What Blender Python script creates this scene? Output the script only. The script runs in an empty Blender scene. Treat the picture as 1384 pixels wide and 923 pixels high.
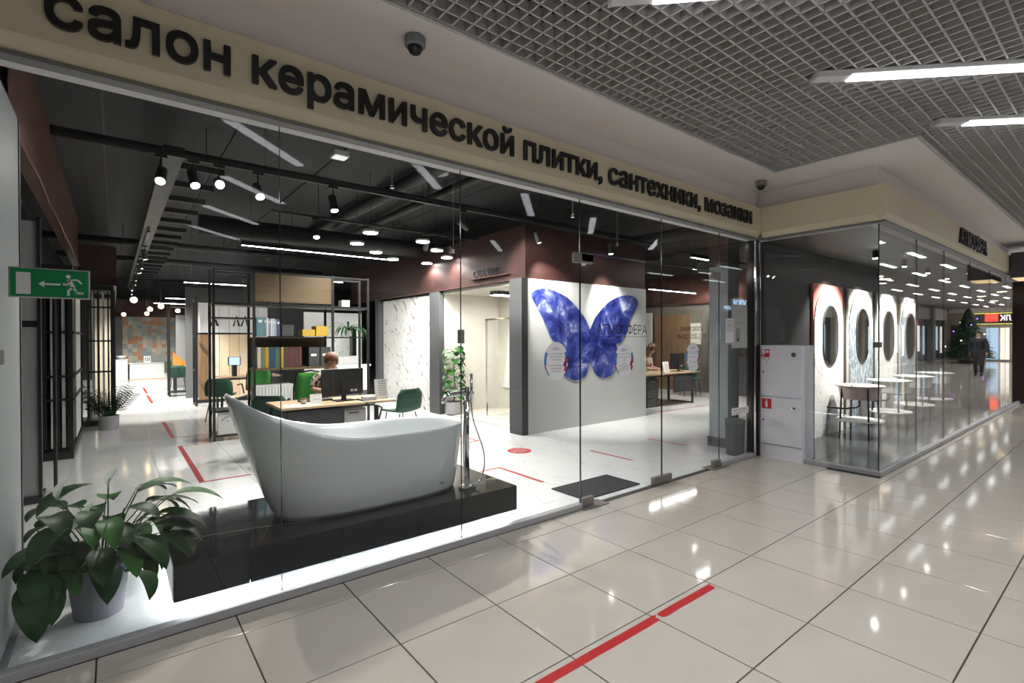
import bpy, bmesh, math, random
from mathutils import Vector, Matrix
R = math.radians
PI = math.pi
random.seed(7)
sc = bpy.context.scene
COL = sc.collection

# ------------------------------------------------------------------ camera
CAM = Vector((-2.92529, -2.93267, 1.5417))
YAW, PITCH, ROLL, FPX = .66991, -.00665, -.00313, 679.695
_f = Vector((math.sin(YAW) * math.cos(PITCH), math.cos(YAW) * math.cos(PITCH), math.sin(PITCH)))
_r = Vector((math.cos(YAW), -math.sin(YAW), 0))
_u = _r.cross(_f)
_r, _u = _r * math.cos(ROLL) + _u * math.sin(ROLL), _u * math.cos(ROLL) - _r * math.sin(ROLL)
cd = bpy.data.cameras.new('camera')
cd.sensor_width = 36
cd.lens = FPX / 1384 * 36
cd.clip_start = .02
cd.clip_end = 200
cam = bpy.data.objects.new('camera', cd)
COL.objects.link(cam)
cam.matrix_world = Matrix(((_r.x, _u.x, -_f.x, CAM.x), (_r.y, _u.y, -_f.y, CAM.y), (_r.z, _u.z, -_f.z, CAM.z), (0, 0, 0, 1)))
sc.camera = cam

# ------------------------------------------------------------------ world, exposure
w = bpy.data.worlds.new('world')
sc.world = w
w.use_nodes = True
w.node_tree.nodes['Background'].inputs[0].default_value = (.05, .055, .06, 1)
w.node_tree.nodes['Background'].inputs[1].default_value = .3
vs = sc.view_settings
vs.view_transform = 'Standard'
vs.look = 'None'
vs.exposure = 0.2
vs.gamma = 1.0
vs.use_curve_mapping = False
sc.cycles.max_bounces = 10
sc.cycles.transparent_max_bounces = 24
sc.cycles.glossy_bounces = 5
sc.cycles.diffuse_bounces = 4
sc.cycles.caustics_reflective = False
sc.cycles.caustics_refractive = False
sc.cycles.sample_clamp_indirect = 4
MALL_L = 6.0       # radiance of the mall's linear lamp diffusers
MALL_W = 15.5      # watts sent down by each of them
SHOP_L = 60.0      # radiance of the shop's lamps
SPOT_W = 6.0       # factor on the shop's spotlights

# ------------------------------------------------------------------ materials
MATS = {}


def mat(name, col=(.5, .5, .5), rough=.5, metal=0, noise=0, nscale=8, emit=0, ecol=None, spec=.5, coat=0, bump=0, bscale=60):
    if name in MATS:
        return MATS[name]
    m = bpy.data.materials.new(name)
    MATS[name] = m
    m.use_nodes = True
    nt = m.node_tree
    p = nt.nodes['Principled BSDF']
    p.inputs['Base Color'].default_value = (*col, 1)
    p.inputs['Roughness'].default_value = rough
    p.inputs['Metallic'].default_value = metal
    p.inputs['Specular IOR Level'].default_value = spec
    p.inputs['Coat Weight'].default_value = coat
    p.inputs['Coat Roughness'].default_value = .05
    if emit:
        p.inputs['Emission Color'].default_value = (*(ecol or col), 1)
        p.inputs['Emission Strength'].default_value = emit
    tc = nt.nodes.new('ShaderNodeTexCoord')
    if noise:
        n = nt.nodes.new('ShaderNodeTexNoise')
        n.inputs['Scale'].default_value = nscale
        n.inputs['Detail'].default_value = 5
        r = nt.nodes.new('ShaderNodeMapRange')
        r.inputs[1].default_value = .3
        r.inputs[2].default_value = .7
        r.inputs[3].default_value = 1 - noise
        r.inputs[4].default_value = 1 + noise
        h = nt.nodes.new('ShaderNodeVectorMath')
        h.operation = 'SCALE'
        h.inputs[0].default_value = col
        nt.links.new(tc.outputs['Object'], n.inputs['Vector'])
        nt.links.new(n.outputs['Fac'], r.inputs[0])
        nt.links.new(r.outputs[0], h.inputs['Scale'])
        nt.links.new(h.outputs[0], p.inputs['Base Color'])
    if bump:
        n = nt.nodes.new('ShaderNodeTexNoise')
        n.inputs['Scale'].default_value = bscale
        b = nt.nodes.new('ShaderNodeBump')
        b.inputs['Strength'].default_value = bump
        b.inputs['Distance'].default_value = .01
        nt.links.new(tc.outputs['Object'], n.inputs['Vector'])
        nt.links.new(n.outputs['Fac'], b.inputs['Height'])
        nt.links.new(b.outputs[0], p.inputs['Normal'])
    return m


def marble(name, base, vein, scale=1.5, rough=.12, width=.03, spots=False, rot=(.3, .5, .6), dist=2.5, bands=None, tex=False):
    """stone with thin veins: where a distorted noise crosses its middle value"""
    m = mat(name, base, rough)
    nt = m.node_tree
    p = nt.nodes['Principled BSDF']
    tc = nt.nodes.new('ShaderNodeTexCoord')
    mp = nt.nodes.new('ShaderNodeMapping')
    if tex:
        mp.vector_type = 'TEXTURE'
    mp.inputs['Rotation'].default_value = rot
    mp.inputs['Scale'].default_value = bands or (1, 1, 1)
    n = nt.nodes.new('ShaderNodeTexNoise')
    n.inputs['Scale'].default_value = scale
    n.inputs['Detail'].default_value = 7
    n.inputs['Distortion'].default_value = dist
    nt.links.new(tc.outputs['Object'], mp.inputs[0])
    nt.links.new(mp.outputs[0], n.inputs['Vector'])
    ramp = nt.nodes.new('ShaderNodeValToRGB')
    e = ramp.color_ramp.elements
    if spots:
        e[0].position, e[0].color = .572, (*base, 1)
        e[1].position, e[1].color = .572 + width, (*vein, 1)
    else:
        e[0].position, e[0].color = .5 - width, (*base, 1)
        e[1].position, e[1].color = .5 + width, (*base, 1)
        k = e.new(.5)
        k.color = (*vein, 1)
    nt.links.new(n.outputs['Fac'], ramp.inputs[0])
    nt.links.new(ramp.outputs[0], p.inputs['Base Color'])
    return m


def wood(name, c1, c2, axis='Z', scale=14, rough=.45):
    m = mat(name, c1, rough)
    nt = m.node_tree
    p = nt.nodes['Principled BSDF']
    tc = nt.nodes.new('ShaderNodeTexCoord')
    mp = nt.nodes.new('ShaderNodeMapping')
    s = {'X': (.12, 1, 1), 'Y': (1, .12, 1), 'Z': (1, 1, .12)}[axis]
    mp.inputs['Scale'].default_value = s
    n = nt.nodes.new('ShaderNodeTexNoise')
    n.inputs['Scale'].default_value = scale
    n.inputs['Detail'].default_value = 6
    ramp = nt.nodes.new('ShaderNodeValToRGB')
    ramp.color_ramp.elements[0].position, ramp.color_ramp.elements[0].color = .3, (*c1, 1)
    ramp.color_ramp.elements[1].position, ramp.color_ramp.elements[1].color = .7, (*c2, 1)
    nt.links.new(tc.outputs['Object'], mp.inputs[0])
    nt.links.new(mp.outputs[0], n.inputs['Vector'])
    nt.links.new(n.outputs['Fac'], ramp.inputs[0])
    nt.links.new(ramp.outputs[0], p.inputs['Base Color'])
    return m


def spotted(name, base, spot, scale=22, thr=.45, rough=.8):
    m = mat(name, base, rough)
    nt = m.node_tree
    p = nt.nodes['Principled BSDF']
    tc = nt.nodes.new('ShaderNodeTexCoord')
    n = nt.nodes.new('ShaderNodeTexNoise')
    n.inputs['Scale'].default_value = scale
    n.inputs['Detail'].default_value = 1
    ramp = nt.nodes.new('ShaderNodeValToRGB')
    ramp.color_ramp.elements[0].position, ramp.color_ramp.elements[0].color = thr, (*base, 1)
    ramp.color_ramp.elements[1].position, ramp.color_ramp.elements[1].color = thr + .06, (*spot, 1)
    nt.links.new(tc.outputs['Object'], n.inputs['Vector'])
    nt.links.new(n.outputs['Fac'], ramp.inputs[0])
    nt.links.new(ramp.outputs[0], p.inputs['Base Color'])
    return m


def glass_mat(name, tint=(.965, .98, .975), f0=.018, rough=0):
    """clear architectural pane: see-through with a mirror share that grows towards grazing angles"""
    m = bpy.data.materials.new(name)
    MATS[name] = m
    m.use_nodes = True
    nt = m.node_tree
    nt.nodes.remove(nt.nodes['Principled BSDF'])
    out = nt.nodes['Material Output']
    lw = nt.nodes.new('ShaderNodeLayerWeight')
    lw.inputs['Blend'].default_value = .5
    pw = nt.nodes.new('ShaderNodeMath')
    pw.operation = 'POWER'
    pw.inputs[1].default_value = 5
    ma = nt.nodes.new('ShaderNodeMath')
    ma.operation = 'MULTIPLY_ADD'
    ma.inputs[1].default_value = 1 - f0
    ma.inputs[2].default_value = f0
    tr = nt.nodes.new('ShaderNodeBsdfTransparent')
    tr.inputs[0].default_value = (*tint, 1)
    gl = nt.nodes.new('ShaderNodeBsdfGlossy')
    gl.inputs['Color'].default_value = (1, 1, 1, 1)
    gl.inputs['Roughness'].default_value = rough
    mx = nt.nodes.new('ShaderNodeMixShader')
    nt.links.new(lw.outputs['Facing'], pw.inputs[0])
    nt.links.new(pw.outputs[0], ma.inputs[0])
    nt.links.new(ma.outputs[0], mx.inputs[0])
    nt.links.new(tr.outputs[0], mx.inputs[1])
    nt.links.new(gl.outputs[0], mx.inputs[2])
    nt.links.new(mx.outputs[0], out.inputs[0])
    return m


M = mat
mat('mall_tile', (.475, .435, .38), .07, noise=.05, nscale=2.2)
mat('grout', (.05, .042, .036), .8)
mat('shop_grout', (.42, .43, .44), .6)
marble('shop_tile', (.85, .86, .87), (.70, .72, .74), scale=.7, rough=.10, width=.012)
mat('dark_tile', (.045, .048, .052), .16, noise=.15, nscale=3)
mat('plaster', (.84, .80, .80), .7)
mat('plaster_white', (.74, .74, .73), .6)
mat('grid_paint', (.56, .54, .54), .5)
mat('plenum', (.03, .03, .032), .9)
mat('ivory', (.72, .64, .46), .4)
mat('alu', (.52, .52, .53), .35, metal=.7)
mat('alu_matte', (.42, .42, .43), .5, metal=.3)
mat('rail_grey', (.20, .20, .20), .5)
mat('chrome', (.82, .83, .85), .08, metal=1)
mat('steel', (.30, .28, .255), .5, metal=.7)
mat('letter_black', (.012, .012, .012), .35)
mat('black', (.012, .012, .013), .5)
mat('black_metal', (.016, .016, .018), .38, metal=.2)
mat('charcoal', (.05, .052, .056), .6)
mat('dark_grey', (.10, .10, .105), .6)
mat('mid_grey', (.25, .255, .26), .6)
mat('light_grey', (.50, .52, .53), .55)
mat('white', (.82, .82, .82), .5)
mat('white_gloss', (.86, .87, .88), .12, coat=.6)
mat('paper', (.80, .80, .80), .8)
mat('wall_cream', (.73, .69, .62), .45, noise=.04, nscale=3)
mat('wall_white', (.74, .75, .74), .5)
mat('shop_ceiling', (.017, .018, .020), .8, noise=.15, nscale=2)
mat('duct', (.012, .012, .013), .55)
mat('copper', (.14, .058, .044), .38, metal=.5, noise=.35, nscale=3)
mat('copper_dark', (.046, .019, .017), .5, metal=.3, noise=.3, nscale=3)
mat('red_tape', (.42, .02, .02), .4, noise=.1, nscale=30)
mat('red_sign', (.55, .02, .02), .4)
mat('green_sign', (.005, .22, .075), .35)
mat('sign_white', (.72, .73, .74), .4)
mat('green_velvet', (.018, .07, .045), .75)
mat('green_bright', (.06, .34, .055), .6)
mat('cabinet_white', (.80, .80, .87), .4)
mat('pot_grey', (.32, .31, .33), .6)
mat('pot_lilac', (.20, .20, .235), .5)
mat('soil', (.03, .02, .015), .9)
mat('leaf_dark', (.007, .042, .009), .45, spec=.14, noise=.35, nscale=6)
mat('leaf_mid', (.02, .10, .014), .45, spec=.14, noise=.35, nscale=6)
mat('leaf_pale', (.10, .17, .10), .4, noise=.4, nscale=18)
mat('leaf_needle', (.01, .045, .02), .7)
mat('stem', (.03, .10, .025), .45)
mat('spathe', (.80, .82, .76), .5)
mat('lamp_mall', (.9, .95, 1), .4, emit=MALL_L, ecol=(.93, .96, 1.0))
mat('lamp_shop', (1, .97, .93), .4, emit=SHOP_L, ecol=(1, .97, .93))
mat('lamp_lens', (1, .97, .92), .4, emit=SHOP_L * 1.6, ecol=(1, .97, .92))
mat('lamp_led', (.9, .95, 1), .4, emit=38, ecol=(.93, .96, 1.0))
mat('lamp_warm', (1, .8, .55), .4, emit=14, ecol=(1, .74, .42))
mat('lamp_blue', (.6, .75, 1), .4, emit=6, ecol=(.5, .66, 1))
mat('lamp_violet', (.4, .2, 1), .4, emit=8, ecol=(.35, .15, 1))
mat('lens_off', (.7, .7, .7), .3)
marble('black_marble', (.010, .011, .015), (.20, .18, .16), scale=.35, rough=.06, width=.0016, rot=(.2, .1, .12), dist=.35, bands=(.5, 2.2, 1.4))
marble('grey_marble', (.20, .235, .27), (.55, .60, .64), scale=3, rough=.2, width=.06, bands=(1.6, 1.6, .5))
marble('white_marble', (.85, .84, .83), (.42, .36, .33), scale=.9, rough=.15, width=.012)
marble('spot_marble', (.86, .855, .84), (.22, .21, .22), scale=5.0, rough=.12, width=.09, spots=True, rot=(R(52), 0, 0), dist=.9, bands=(1, 1.25, .34), tex=True)
mat('terracotta', (.62, .19, .16), .5)
mat('cream_panel', (.72, .68, .60), .5)
mat('tub_white', (.64, .67, .695), .10, coat=.7)
wood('wood_desk', (.42, .29, .17), (.56, .41, .26), 'X')
wood('wood_shelf', (.10, .063, .03), (.145, .096, .048), 'X')
wood('plank_brown', (.20, .11, .055), (.28, .165, .09))
wood('plank_cream', (.75, .66, .50), (.82, .74, .60))
wood('plank_light', (.72, .56, .37), (.80, .66, .48))
wood('plank_white', (.80, .76, .69), (.86, .83, .77))
wood('plank_honey', (.66, .47, .29), (.76, .58, .40))
mat('skin', (.56, .34, .25), .55)
mat('hair_red', (.15, .055, .025), .55, noise=.5, nscale=40)
mat('hair_brown', (.10, .045, .025), .45)
mat('hair_dark', (.015, .012, .01), .5)
spotted('leopard', (.52, .42, .34), (.02, .018, .016), scale=26, thr=.5)
mat('blouse_beige', (.48, .36, .29), .8)
mat('dark_cloth', (.012, .014, .022), .8)
mat('basin_pink', (.60, .47, .45), .45)
mat('basin_mint', (.62, .66, .60), .45)
mat('basin_grey', (.42, .45, .46), .45)
mat('mirror', (.78, .80, .80), .02, metal=1)
mat('green_towel', (.10, .14, .06), .9)
mat('navy', (.03, .04, .12), .5)
mat('fabric_panel', (.022, .024, .026), .9)
mat('mat_rubber', (.022, .023, .028), .85, bump=.6, bscale=300)
mat('opp_wall', (.45, .40, .34), .5)
mat('opp_dark', (.05, .05, .055), .3)
mat('opp_lit', (.9, .85, .75), .5, emit=1.1, ecol=(1, .92, .8))
mat('opp_blue', (.4, .6, .8), .5, emit=.8, ecol=(.55, .75, 1))
mat('sign_red_lit', (.9, .05, .05), .4, emit=2.5, ecol=(1, .05, .03))
mat('sign_white_lit', (1, 1, 1), .4, emit=3)
mat('sign_yellow_lit', (1, .9, .2), .4, emit=1.2, ecol=(1, .9, .2))
glass_mat('glass')
glass_mat('glass_side', tint=(.955, .97, .965), f0=.025)
glass_mat('glass_shower', tint=(.985, .992, .988))
# lapis blue of the butterfly
MATS['black_marble'].node_tree.nodes['Principled BSDF'].inputs['Specular IOR Level'].default_value = .3
_m = mat('lapis', (.03, .05, .30), .3)
_nt = _m.node_tree
_tc = _nt.nodes.new('ShaderNodeTexCoord')
_n = _nt.nodes.new('ShaderNodeTexNoise')
_n.inputs['Scale'].default_value = 2.7
_n.inputs['Detail'].default_value = 12
_n.inputs['Roughness'].default_value = .68
_n.inputs['Distortion'].default_value = .6
_rp = _nt.nodes.new('ShaderNodeValToRGB')
_e = _rp.color_ramp.elements
_e[0].position, _e[0].color = .38, (.012, .018, .13, 1)
_e[1].position, _e[1].color = .66, (.70, .76, .92, 1)
_k = _e.new(.50)
_k.color = (.045, .065, .34, 1)
_k = _e.new(.58)
_k.color = (.15, .19, .52, 1)
_nt.links.new(_tc.outputs['Object'], _n.inputs['Vector'])
_nt.links.new(_n.outputs['Fac'], _rp.inputs[0])
_nt.links.new(_rp.outputs[0], _nt.nodes['Principled BSDF'].inputs['Base Color'])
# far mosaic wall, pieces too small to tell apart
_m = mat('mosaic', (.5, .45, .4), .5)
_nt = _m.node_tree
_tc = _nt.nodes.new('ShaderNodeTexCoord')
_mp = _nt.nodes.new('ShaderNodeMapping')
_mp.inputs['Rotation'].default_value = (R(90), 0, 0)
_b = _nt.nodes.new('ShaderNodeTexVoronoi')
_b.distance = 'CHEBYCHEV'
_b.inputs['Scale'].default_value = 6.5
_b.inputs['Randomness'].default_value = .45
_sp = _nt.nodes.new('ShaderNodeSeparateColor')
_rp = _nt.nodes.new('ShaderNodeValToRGB')
_rp.color_ramp.interpolation = 'CONSTANT'
_e = _rp.color_ramp.elements
_e[0].position, _e[0].color = 0, (.30, .34, .32, 1)
_e[1].position, _e[1].color = .84, (.46, .20, .10, 1)
for _p, _c in ((.22, (.42, .38, .30)), (.42, (.22, .26, .27)), (.58, (.50, .42, .32)), (.72, (.38, .24, .16))):
    _k = _e.new(_p)
    _k.color = (*_c, 1)
_nt.links.new(_tc.outputs['Object'], _b.inputs['Vector'])
_nt.links.new(_b.outputs['Color'], _sp.inputs[0])
_nt.links.new(_sp.outputs[0], _rp.inputs[0])
_nt.links.new(_rp.outputs[0], _nt.nodes['Principled BSDF'].inputs['Base Color'])


# petals of the peace lily let light through
_m = MATS['spathe']
_nt = _m.node_tree
_t = _nt.nodes.new('ShaderNodeBsdfTranslucent')
_t.inputs[0].default_value = (.85, .87, .80, 1)
_x = _nt.nodes.new('ShaderNodeMixShader')
_x.inputs[0].default_value = .55
_nt.links.new(_nt.nodes['Principled BSDF'].outputs[0], _x.inputs[1])
_nt.links.new(_t.outputs[0], _x.inputs[2])
_nt.links.new(_x.outputs[0], _nt.nodes['Material Output'].inputs[0])


def MM(x):
    return MATS[x] if isinstance(x, str) else x


# ------------------------------------------------------------------ builders
def wloc(o):
    p = Vector((0, 0, 0))
    while o is not None:
        p += o.location
        o = o.parent
    return p


def tag(o, label=None, cat=None, group=None, kind=None):
    if label:
        o['label'] = label
    if cat:
        o['category'] = cat
    if group:
        o['group'] = group
    if kind:
        o['kind'] = kind
    return o


def thing(name, label, cat, loc=(0, 0, 0), group=None, kind=None):
    o = bpy.data.objects.new(name, None)
    o.empty_display_size = .1
    COL.objects.link(o)
    o.location = loc
    return tag(o, label, cat, group, kind)


class MB:
    def __init__(s):
        s.v, s.f, s.mi = [], [], []
        s.m = 0

    def add(s, vs, fs):
        n = len(s.v)
        s.v += [tuple(v) for v in vs]
        s.f += [tuple(i + n for i in f) for f in fs]
        s.mi += [s.m] * len(fs)
        return s

    def box(s, x0, x1, y0, y1, z0, z1):
        return s.add([(x0, y0, z0), (x1, y0, z0), (x1, y1, z0), (x0, y1, z0), (x0, y0, z1), (x1, y0, z1), (x1, y1, z1), (x0, y1, z1)],
                     [(0, 3, 2, 1), (4, 5, 6, 7), (0, 1, 5, 4), (1, 2, 6, 5), (2, 3, 7, 6), (3, 0, 4, 7)])

    def cbox(s, x0, x1, y0, y1, z0, z1, c=.003):
        """box whose upper edges are chamfered"""
        a = [(x0, y0, z0), (x1, y0, z0), (x1, y1, z0), (x0, y1, z0)]
        b = [(x0, y0, z1 - c), (x1, y0, z1 - c), (x1, y1, z1 - c), (x0, y1, z1 - c)]
        t = [(x0 + c, y0 + c, z1), (x1 - c, y0 + c, z1), (x1 - c, y1 - c, z1), (x0 + c, y1 - c, z1)]
        fs = [(8, 9, 10, 11)]
        for i in range(4):
            j = (i + 1) % 4
            fs += [(i, j, 4 + j, 4 + i), (4 + i, 4 + j, 8 + j, 8 + i)]
        return s.add(a + b + t, fs)

    def rbox(s, c, ax, ay, az, dx, dy, dz):
        """oriented box: centre, unit axes, half sizes"""
        c, ax, ay, az = Vector(c), Vector(ax), Vector(ay), Vector(az)
        vs = []
        for k in (-1, 1):
            for (i, j) in ((-1, -1), (1, -1), (1, 1), (-1, 1)):
                vs.append(c + ax * dx * i + ay * dy * j + az * dz * k)
        return s.add(vs, [(0, 3, 2, 1), (4, 5, 6, 7), (0, 1, 5, 4), (1, 2, 6, 5), (2, 3, 7, 6), (3, 0, 4, 7)])

    def bar(s, p0, p1, wx, wz, up=(0, 0, 1)):
        p0, p1 = Vector(p0), Vector(p1)
        d = (p1 - p0)
        L = d.length
        d.normalize()
        u = Vector(up)
        sd = d.cross(u)
        if sd.length < 1e-4:
            sd = Vector((1, 0, 0))
        sd.normalize()
        u = sd.cross(d)
        return s.rbox((p0 + p1) / 2, d, sd, u, L / 2, wx / 2, wz / 2)

    def ring(s, pts):
        n = len(s.v)
        s.v += [tuple(p) for p in pts]
        return n

    def loft(s, rings, cap0=True, cap1=True, closed=True):
        st = [s.ring(r) for r in rings]
        n = len(rings[0])
        m = n if closed else n - 1
        for a, b in zip(st, st[1:]):
            for i in range(m):
                j = (i + 1) % n
                s.f.append((a + i, a + j, b + j, b + i))
                s.mi.append(s.m)
        if cap0:
            s.f.append(tuple(st[0] + i for i in reversed(range(n))))
            s.mi.append(s.m)
        if cap1:
            s.f.append(tuple(st[-1] + i for i in range(n)))
            s.mi.append(s.m)
        return s

    def tube(s, pts, r, n=8, caps=True):
        pts = [Vector(p) for p in pts]
        rs = r if isinstance(r, (list, tuple)) else [r] * len(pts)
        rings = []
        prev = None
        for i, p in enumerate(pts):
            d = (pts[min(i + 1, len(pts) - 1)] - pts[max(i - 1, 0)]).normalized()
            if prev is None:
                a = d.cross(Vector((0, 0, 1)))
                if a.length < 1e-3:
                    a = d.cross(Vector((0, 1, 0)))
            else:
                a = prev - d * prev.dot(d)
                if a.length < 1e-4:
                    a = d.cross(Vector((0, 0, 1)))
            a.normalize()
            prev = a
            b = d.cross(a)
            rings.append([p + (a * math.cos(2 * PI * k / n) + b * math.sin(2 * PI * k / n)) * rs[i] for k in range(n)])
        return s.loft(rings, caps, caps)

    def cyl(s, p0, p1, r, r1=None, n=16):
        return s.tube([p0, p1], [r, r if r1 is None else r1], n)

    def lathe(s, c, prof, n=24, cap0=True, cap1=True, sx=1, sy=1):
        return s.loft([[(c[0] + r * sx * math.cos(2 * PI * k / n), c[1] + r * sy * math.sin(2 * PI * k / n), c[2] + z) for k in range(n)] for r, z in prof], cap0, cap1)

    def prism(s, poly, fn, d0, d1):
        """polygon (a,b) mapped by fn(a,b,d) and extruded from d0 to d1"""
        n = len(poly)
        a = [fn(x, y, d0) for x, y in poly]
        b = [fn(x, y, d1) for x, y in poly]
        fs = [tuple(reversed(range(n))), tuple(range(n, 2 * n))]
        for i in range(n):
            j = (i + 1) % n
            fs.append((i, j, n + j, n + i))
        return s.add(a + b, fs)

    def sphere(s, c, rx, ry=None, rz=None, n=14, m=8):
        ry = rx if ry is None else ry
        rz = rx if rz is None else rz
        rings = []
        for i in range(1, m):
            t = PI * i / m
            rings.append([(c[0] + rx * math.sin(t) * math.cos(2 * PI * k / n), c[1] + ry * math.sin(t) * math.sin(2 * PI * k / n), c[2] - rz * math.cos(t)) for k in range(n)])
        return s.loft(rings)

    def build(s, name, material, parent=None, smooth=False, bevel=0, sub=0):
        me = bpy.data.meshes.new(name)
        off = wloc(parent) if parent is not None else Vector((0, 0, 0))
        me.from_pydata([(v[0] - off.x, v[1] - off.y, v[2] - off.z) for v in s.v], [], s.f)
        ms = material if isinstance(material, (list, tuple)) else [material]
        for m_ in ms:
            me.materials.append(MM(m_))
        if len(ms) > 1:
            me.polygons.foreach_set('material_index', s.mi)
        bm = bmesh.new()
        bm.from_mesh(me)
        bmesh.ops.recalc_face_normals(bm, faces=bm.faces)
        bm.to_mesh(me)
        bm.free()
        if smooth:
            me.polygons.foreach_set('use_smooth', [True] * len(me.polygons))
        me.update()
        o = bpy.data.objects.new(name, me)
        COL.objects.link(o)
        if parent is not None:
            o.parent = parent
        if bevel:
            b = o.modifiers.new('bevel', 'BEVEL')
            b.width = bevel
            b.segments = 2
            b.limit_method = 'ANGLE'
        if sub:
            b = o.modifiers.new('sub', 'SUBSURF')
            b.levels = b.render_levels = sub
        return o


def box(name, m, parent, *a, bevel=0):
    return MB().box(*a).build(name, m, parent, bevel=bevel)


def struct(name, label, mb, m, parent=None, cat='structure', **k):
    o = mb.build(name, m, parent, **k)
    return tag(o, label, cat, kind='structure')


def copy_tree(o, loc=None, rotz=None, label=None, parent=None):
    c = o.copy()
    COL.objects.link(c)
    c.parent = parent
    if loc is not None:
        c.location = loc
    if rotz is not None:
        c.rotation_euler = (0, 0, rotz)
    if label:
        c['label'] = label
    for ch in list(o.children):
        copy_tree(ch, parent=c)
    return c


import numpy as np
from mathutils.geometry import delaunay_2d_cdt, interpolate_bezier
_GLY = {}
_DG = bpy.context.evaluated_depsgraph_get()


def outlines(body, res=3):
    cu = bpy.data.curves.new('t', 'FONT')
    cu.body = body
    ob = bpy.data.objects.new('t', cu)
    c2 = ob.to_curve(_DG)
    polys = []
    for sp in c2.splines:
        pts = []
        if sp.type == 'BEZIER':
            bp = sp.bezier_points
            n = len(bp)
            for i in range(n):
                p, q = bp[i], bp[(i + 1) % n]
                straight = (p.handle_right - p.co).cross(q.co - p.co).length < 1e-6 and (q.handle_left - q.co).cross(q.co - p.co).length < 1e-6
                if straight:
                    pts.append((p.co.x, p.co.y))
                else:
                    for t in interpolate_bezier(p.co, p.handle_right, q.handle_left, q.co, res + 1)[:-1]:
                        pts.append((t.x, t.y))
        else:
            pts = [(p.co.x, p.co.y) for p in sp.points]
        if len(pts) > 2:
            polys.append(pts)
    ob.to_curve_clear()
    bpy.data.objects.remove(ob)
    bpy.data.curves.remove(cu)
    return polys


def text_mesh(body, bold=0.0):
    """filled lettering: union of all outlines (they overlap in some glyphs), optionally thickened"""
    key = (body, bold)
    if key in _GLY:
        return _GLY[key]
    polys = outlines(body)
    if bold:
        sh = [(bold * math.cos(PI / 4 + PI / 2 * k), bold * math.sin(PI / 4 + PI / 2 * k)) for k in range(4)]
        polys = [[(x + dx, y + dy) for x, y in p] for p in polys for dx, dy in sh]
    vs_, es_ = [], []
    for p in polys:
        n = len(vs_)
        vs_ += [Vector(q) for q in p]
        es_ += [(n + i, n + (i + 1) % len(p)) for i in range(len(p))]
    if not vs_:
        return [], []
    r = delaunay_2d_cdt(vs_, es_, [], 0, 1e-5)
    V = np.array([(v.x, v.y) for v in r[0]])
    T = np.array([f for f in r[2]])
    c = V[T].mean(1)
    A = np.array([p[i] for p in polys for i in range(len(p))])
    B = np.array([p[(i + 1) % len(p)] for p in polys for i in range(len(p))])
    cx, cy = c[:, :1], c[:, 1:]
    up = (A[:, 1] <= cy) & (B[:, 1] > cy)
    dn = (A[:, 1] > cy) & (B[:, 1] <= cy)
    side = (B[:, 0] - A[:, 0]) * (cy - A[:, 1]) - (cx - A[:, 0]) * (B[:, 1] - A[:, 1])
    wind = (up & (side > 0)).sum(1) - (dn & (side < 0)).sum(1)
    T = T[wind != 0]
    bm = bmesh.new()
    bv = [bm.verts.new((x, y, 0)) for x, y in V]
    for t in T:
        try:
            bm.faces.new([bv[i] for i in t])
        except ValueError:
            pass
    bmesh.ops.delete(bm, geom=[v for v in bm.verts if not v.link_faces], context='VERTS')
    bmesh.ops.dissolve_limit(bm, angle_limit=.02, verts=bm.verts, edges=bm.edges)
    bm.verts.index_update()
    out = ([v.co.copy() for v in bm.verts], [tuple(v.index for v in f.verts) for f in bm.faces])
    bm.free()
    _GLY[key] = out
    return out


def text(name, body, m, parent, origin, ax, ay, width=None, height=None, extrude=0.0, xh=None):
    """flat or raised lettering; origin = baseline start, ax/ay unit axes; width and height scale it"""
    vs_, fs_ = text_mesh(body)
    if not vs_:
        return None
    x0, x1 = min(v.x for v in vs_), max(v.x for v in vs_)
    y1 = max(v.y for v in vs_)
    sy = height / y1 if height else 1
    sx = width / (x1 - x0) if width else sy
    ax, ay = Vector(ax), Vector(ay)
    az = ax.cross(ay)
    o = Vector(origin)
    mb = MB()
    n = len(vs_)
    mb.add([o + ax * (v.x - x0) * sx + ay * v.y * sy + az * extrude for v in vs_], fs_)
    if extrude:
        edges = {}
        for f in fs_:
            for i in range(len(f)):
                e = (f[i], f[(i + 1) % len(f)])
                k = tuple(sorted(e))
                edges[k] = None if k in edges else e
        mb.v += [tuple(o + ax * (v.x - x0) * sx + ay * v.y * sy) for v in vs_]
        for e in edges.values():
            if e:
                mb.f.append((e[0], e[1], n + e[1], n + e[0]))
                mb.mi.append(0)
    return mb.build(name, m, parent)


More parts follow.
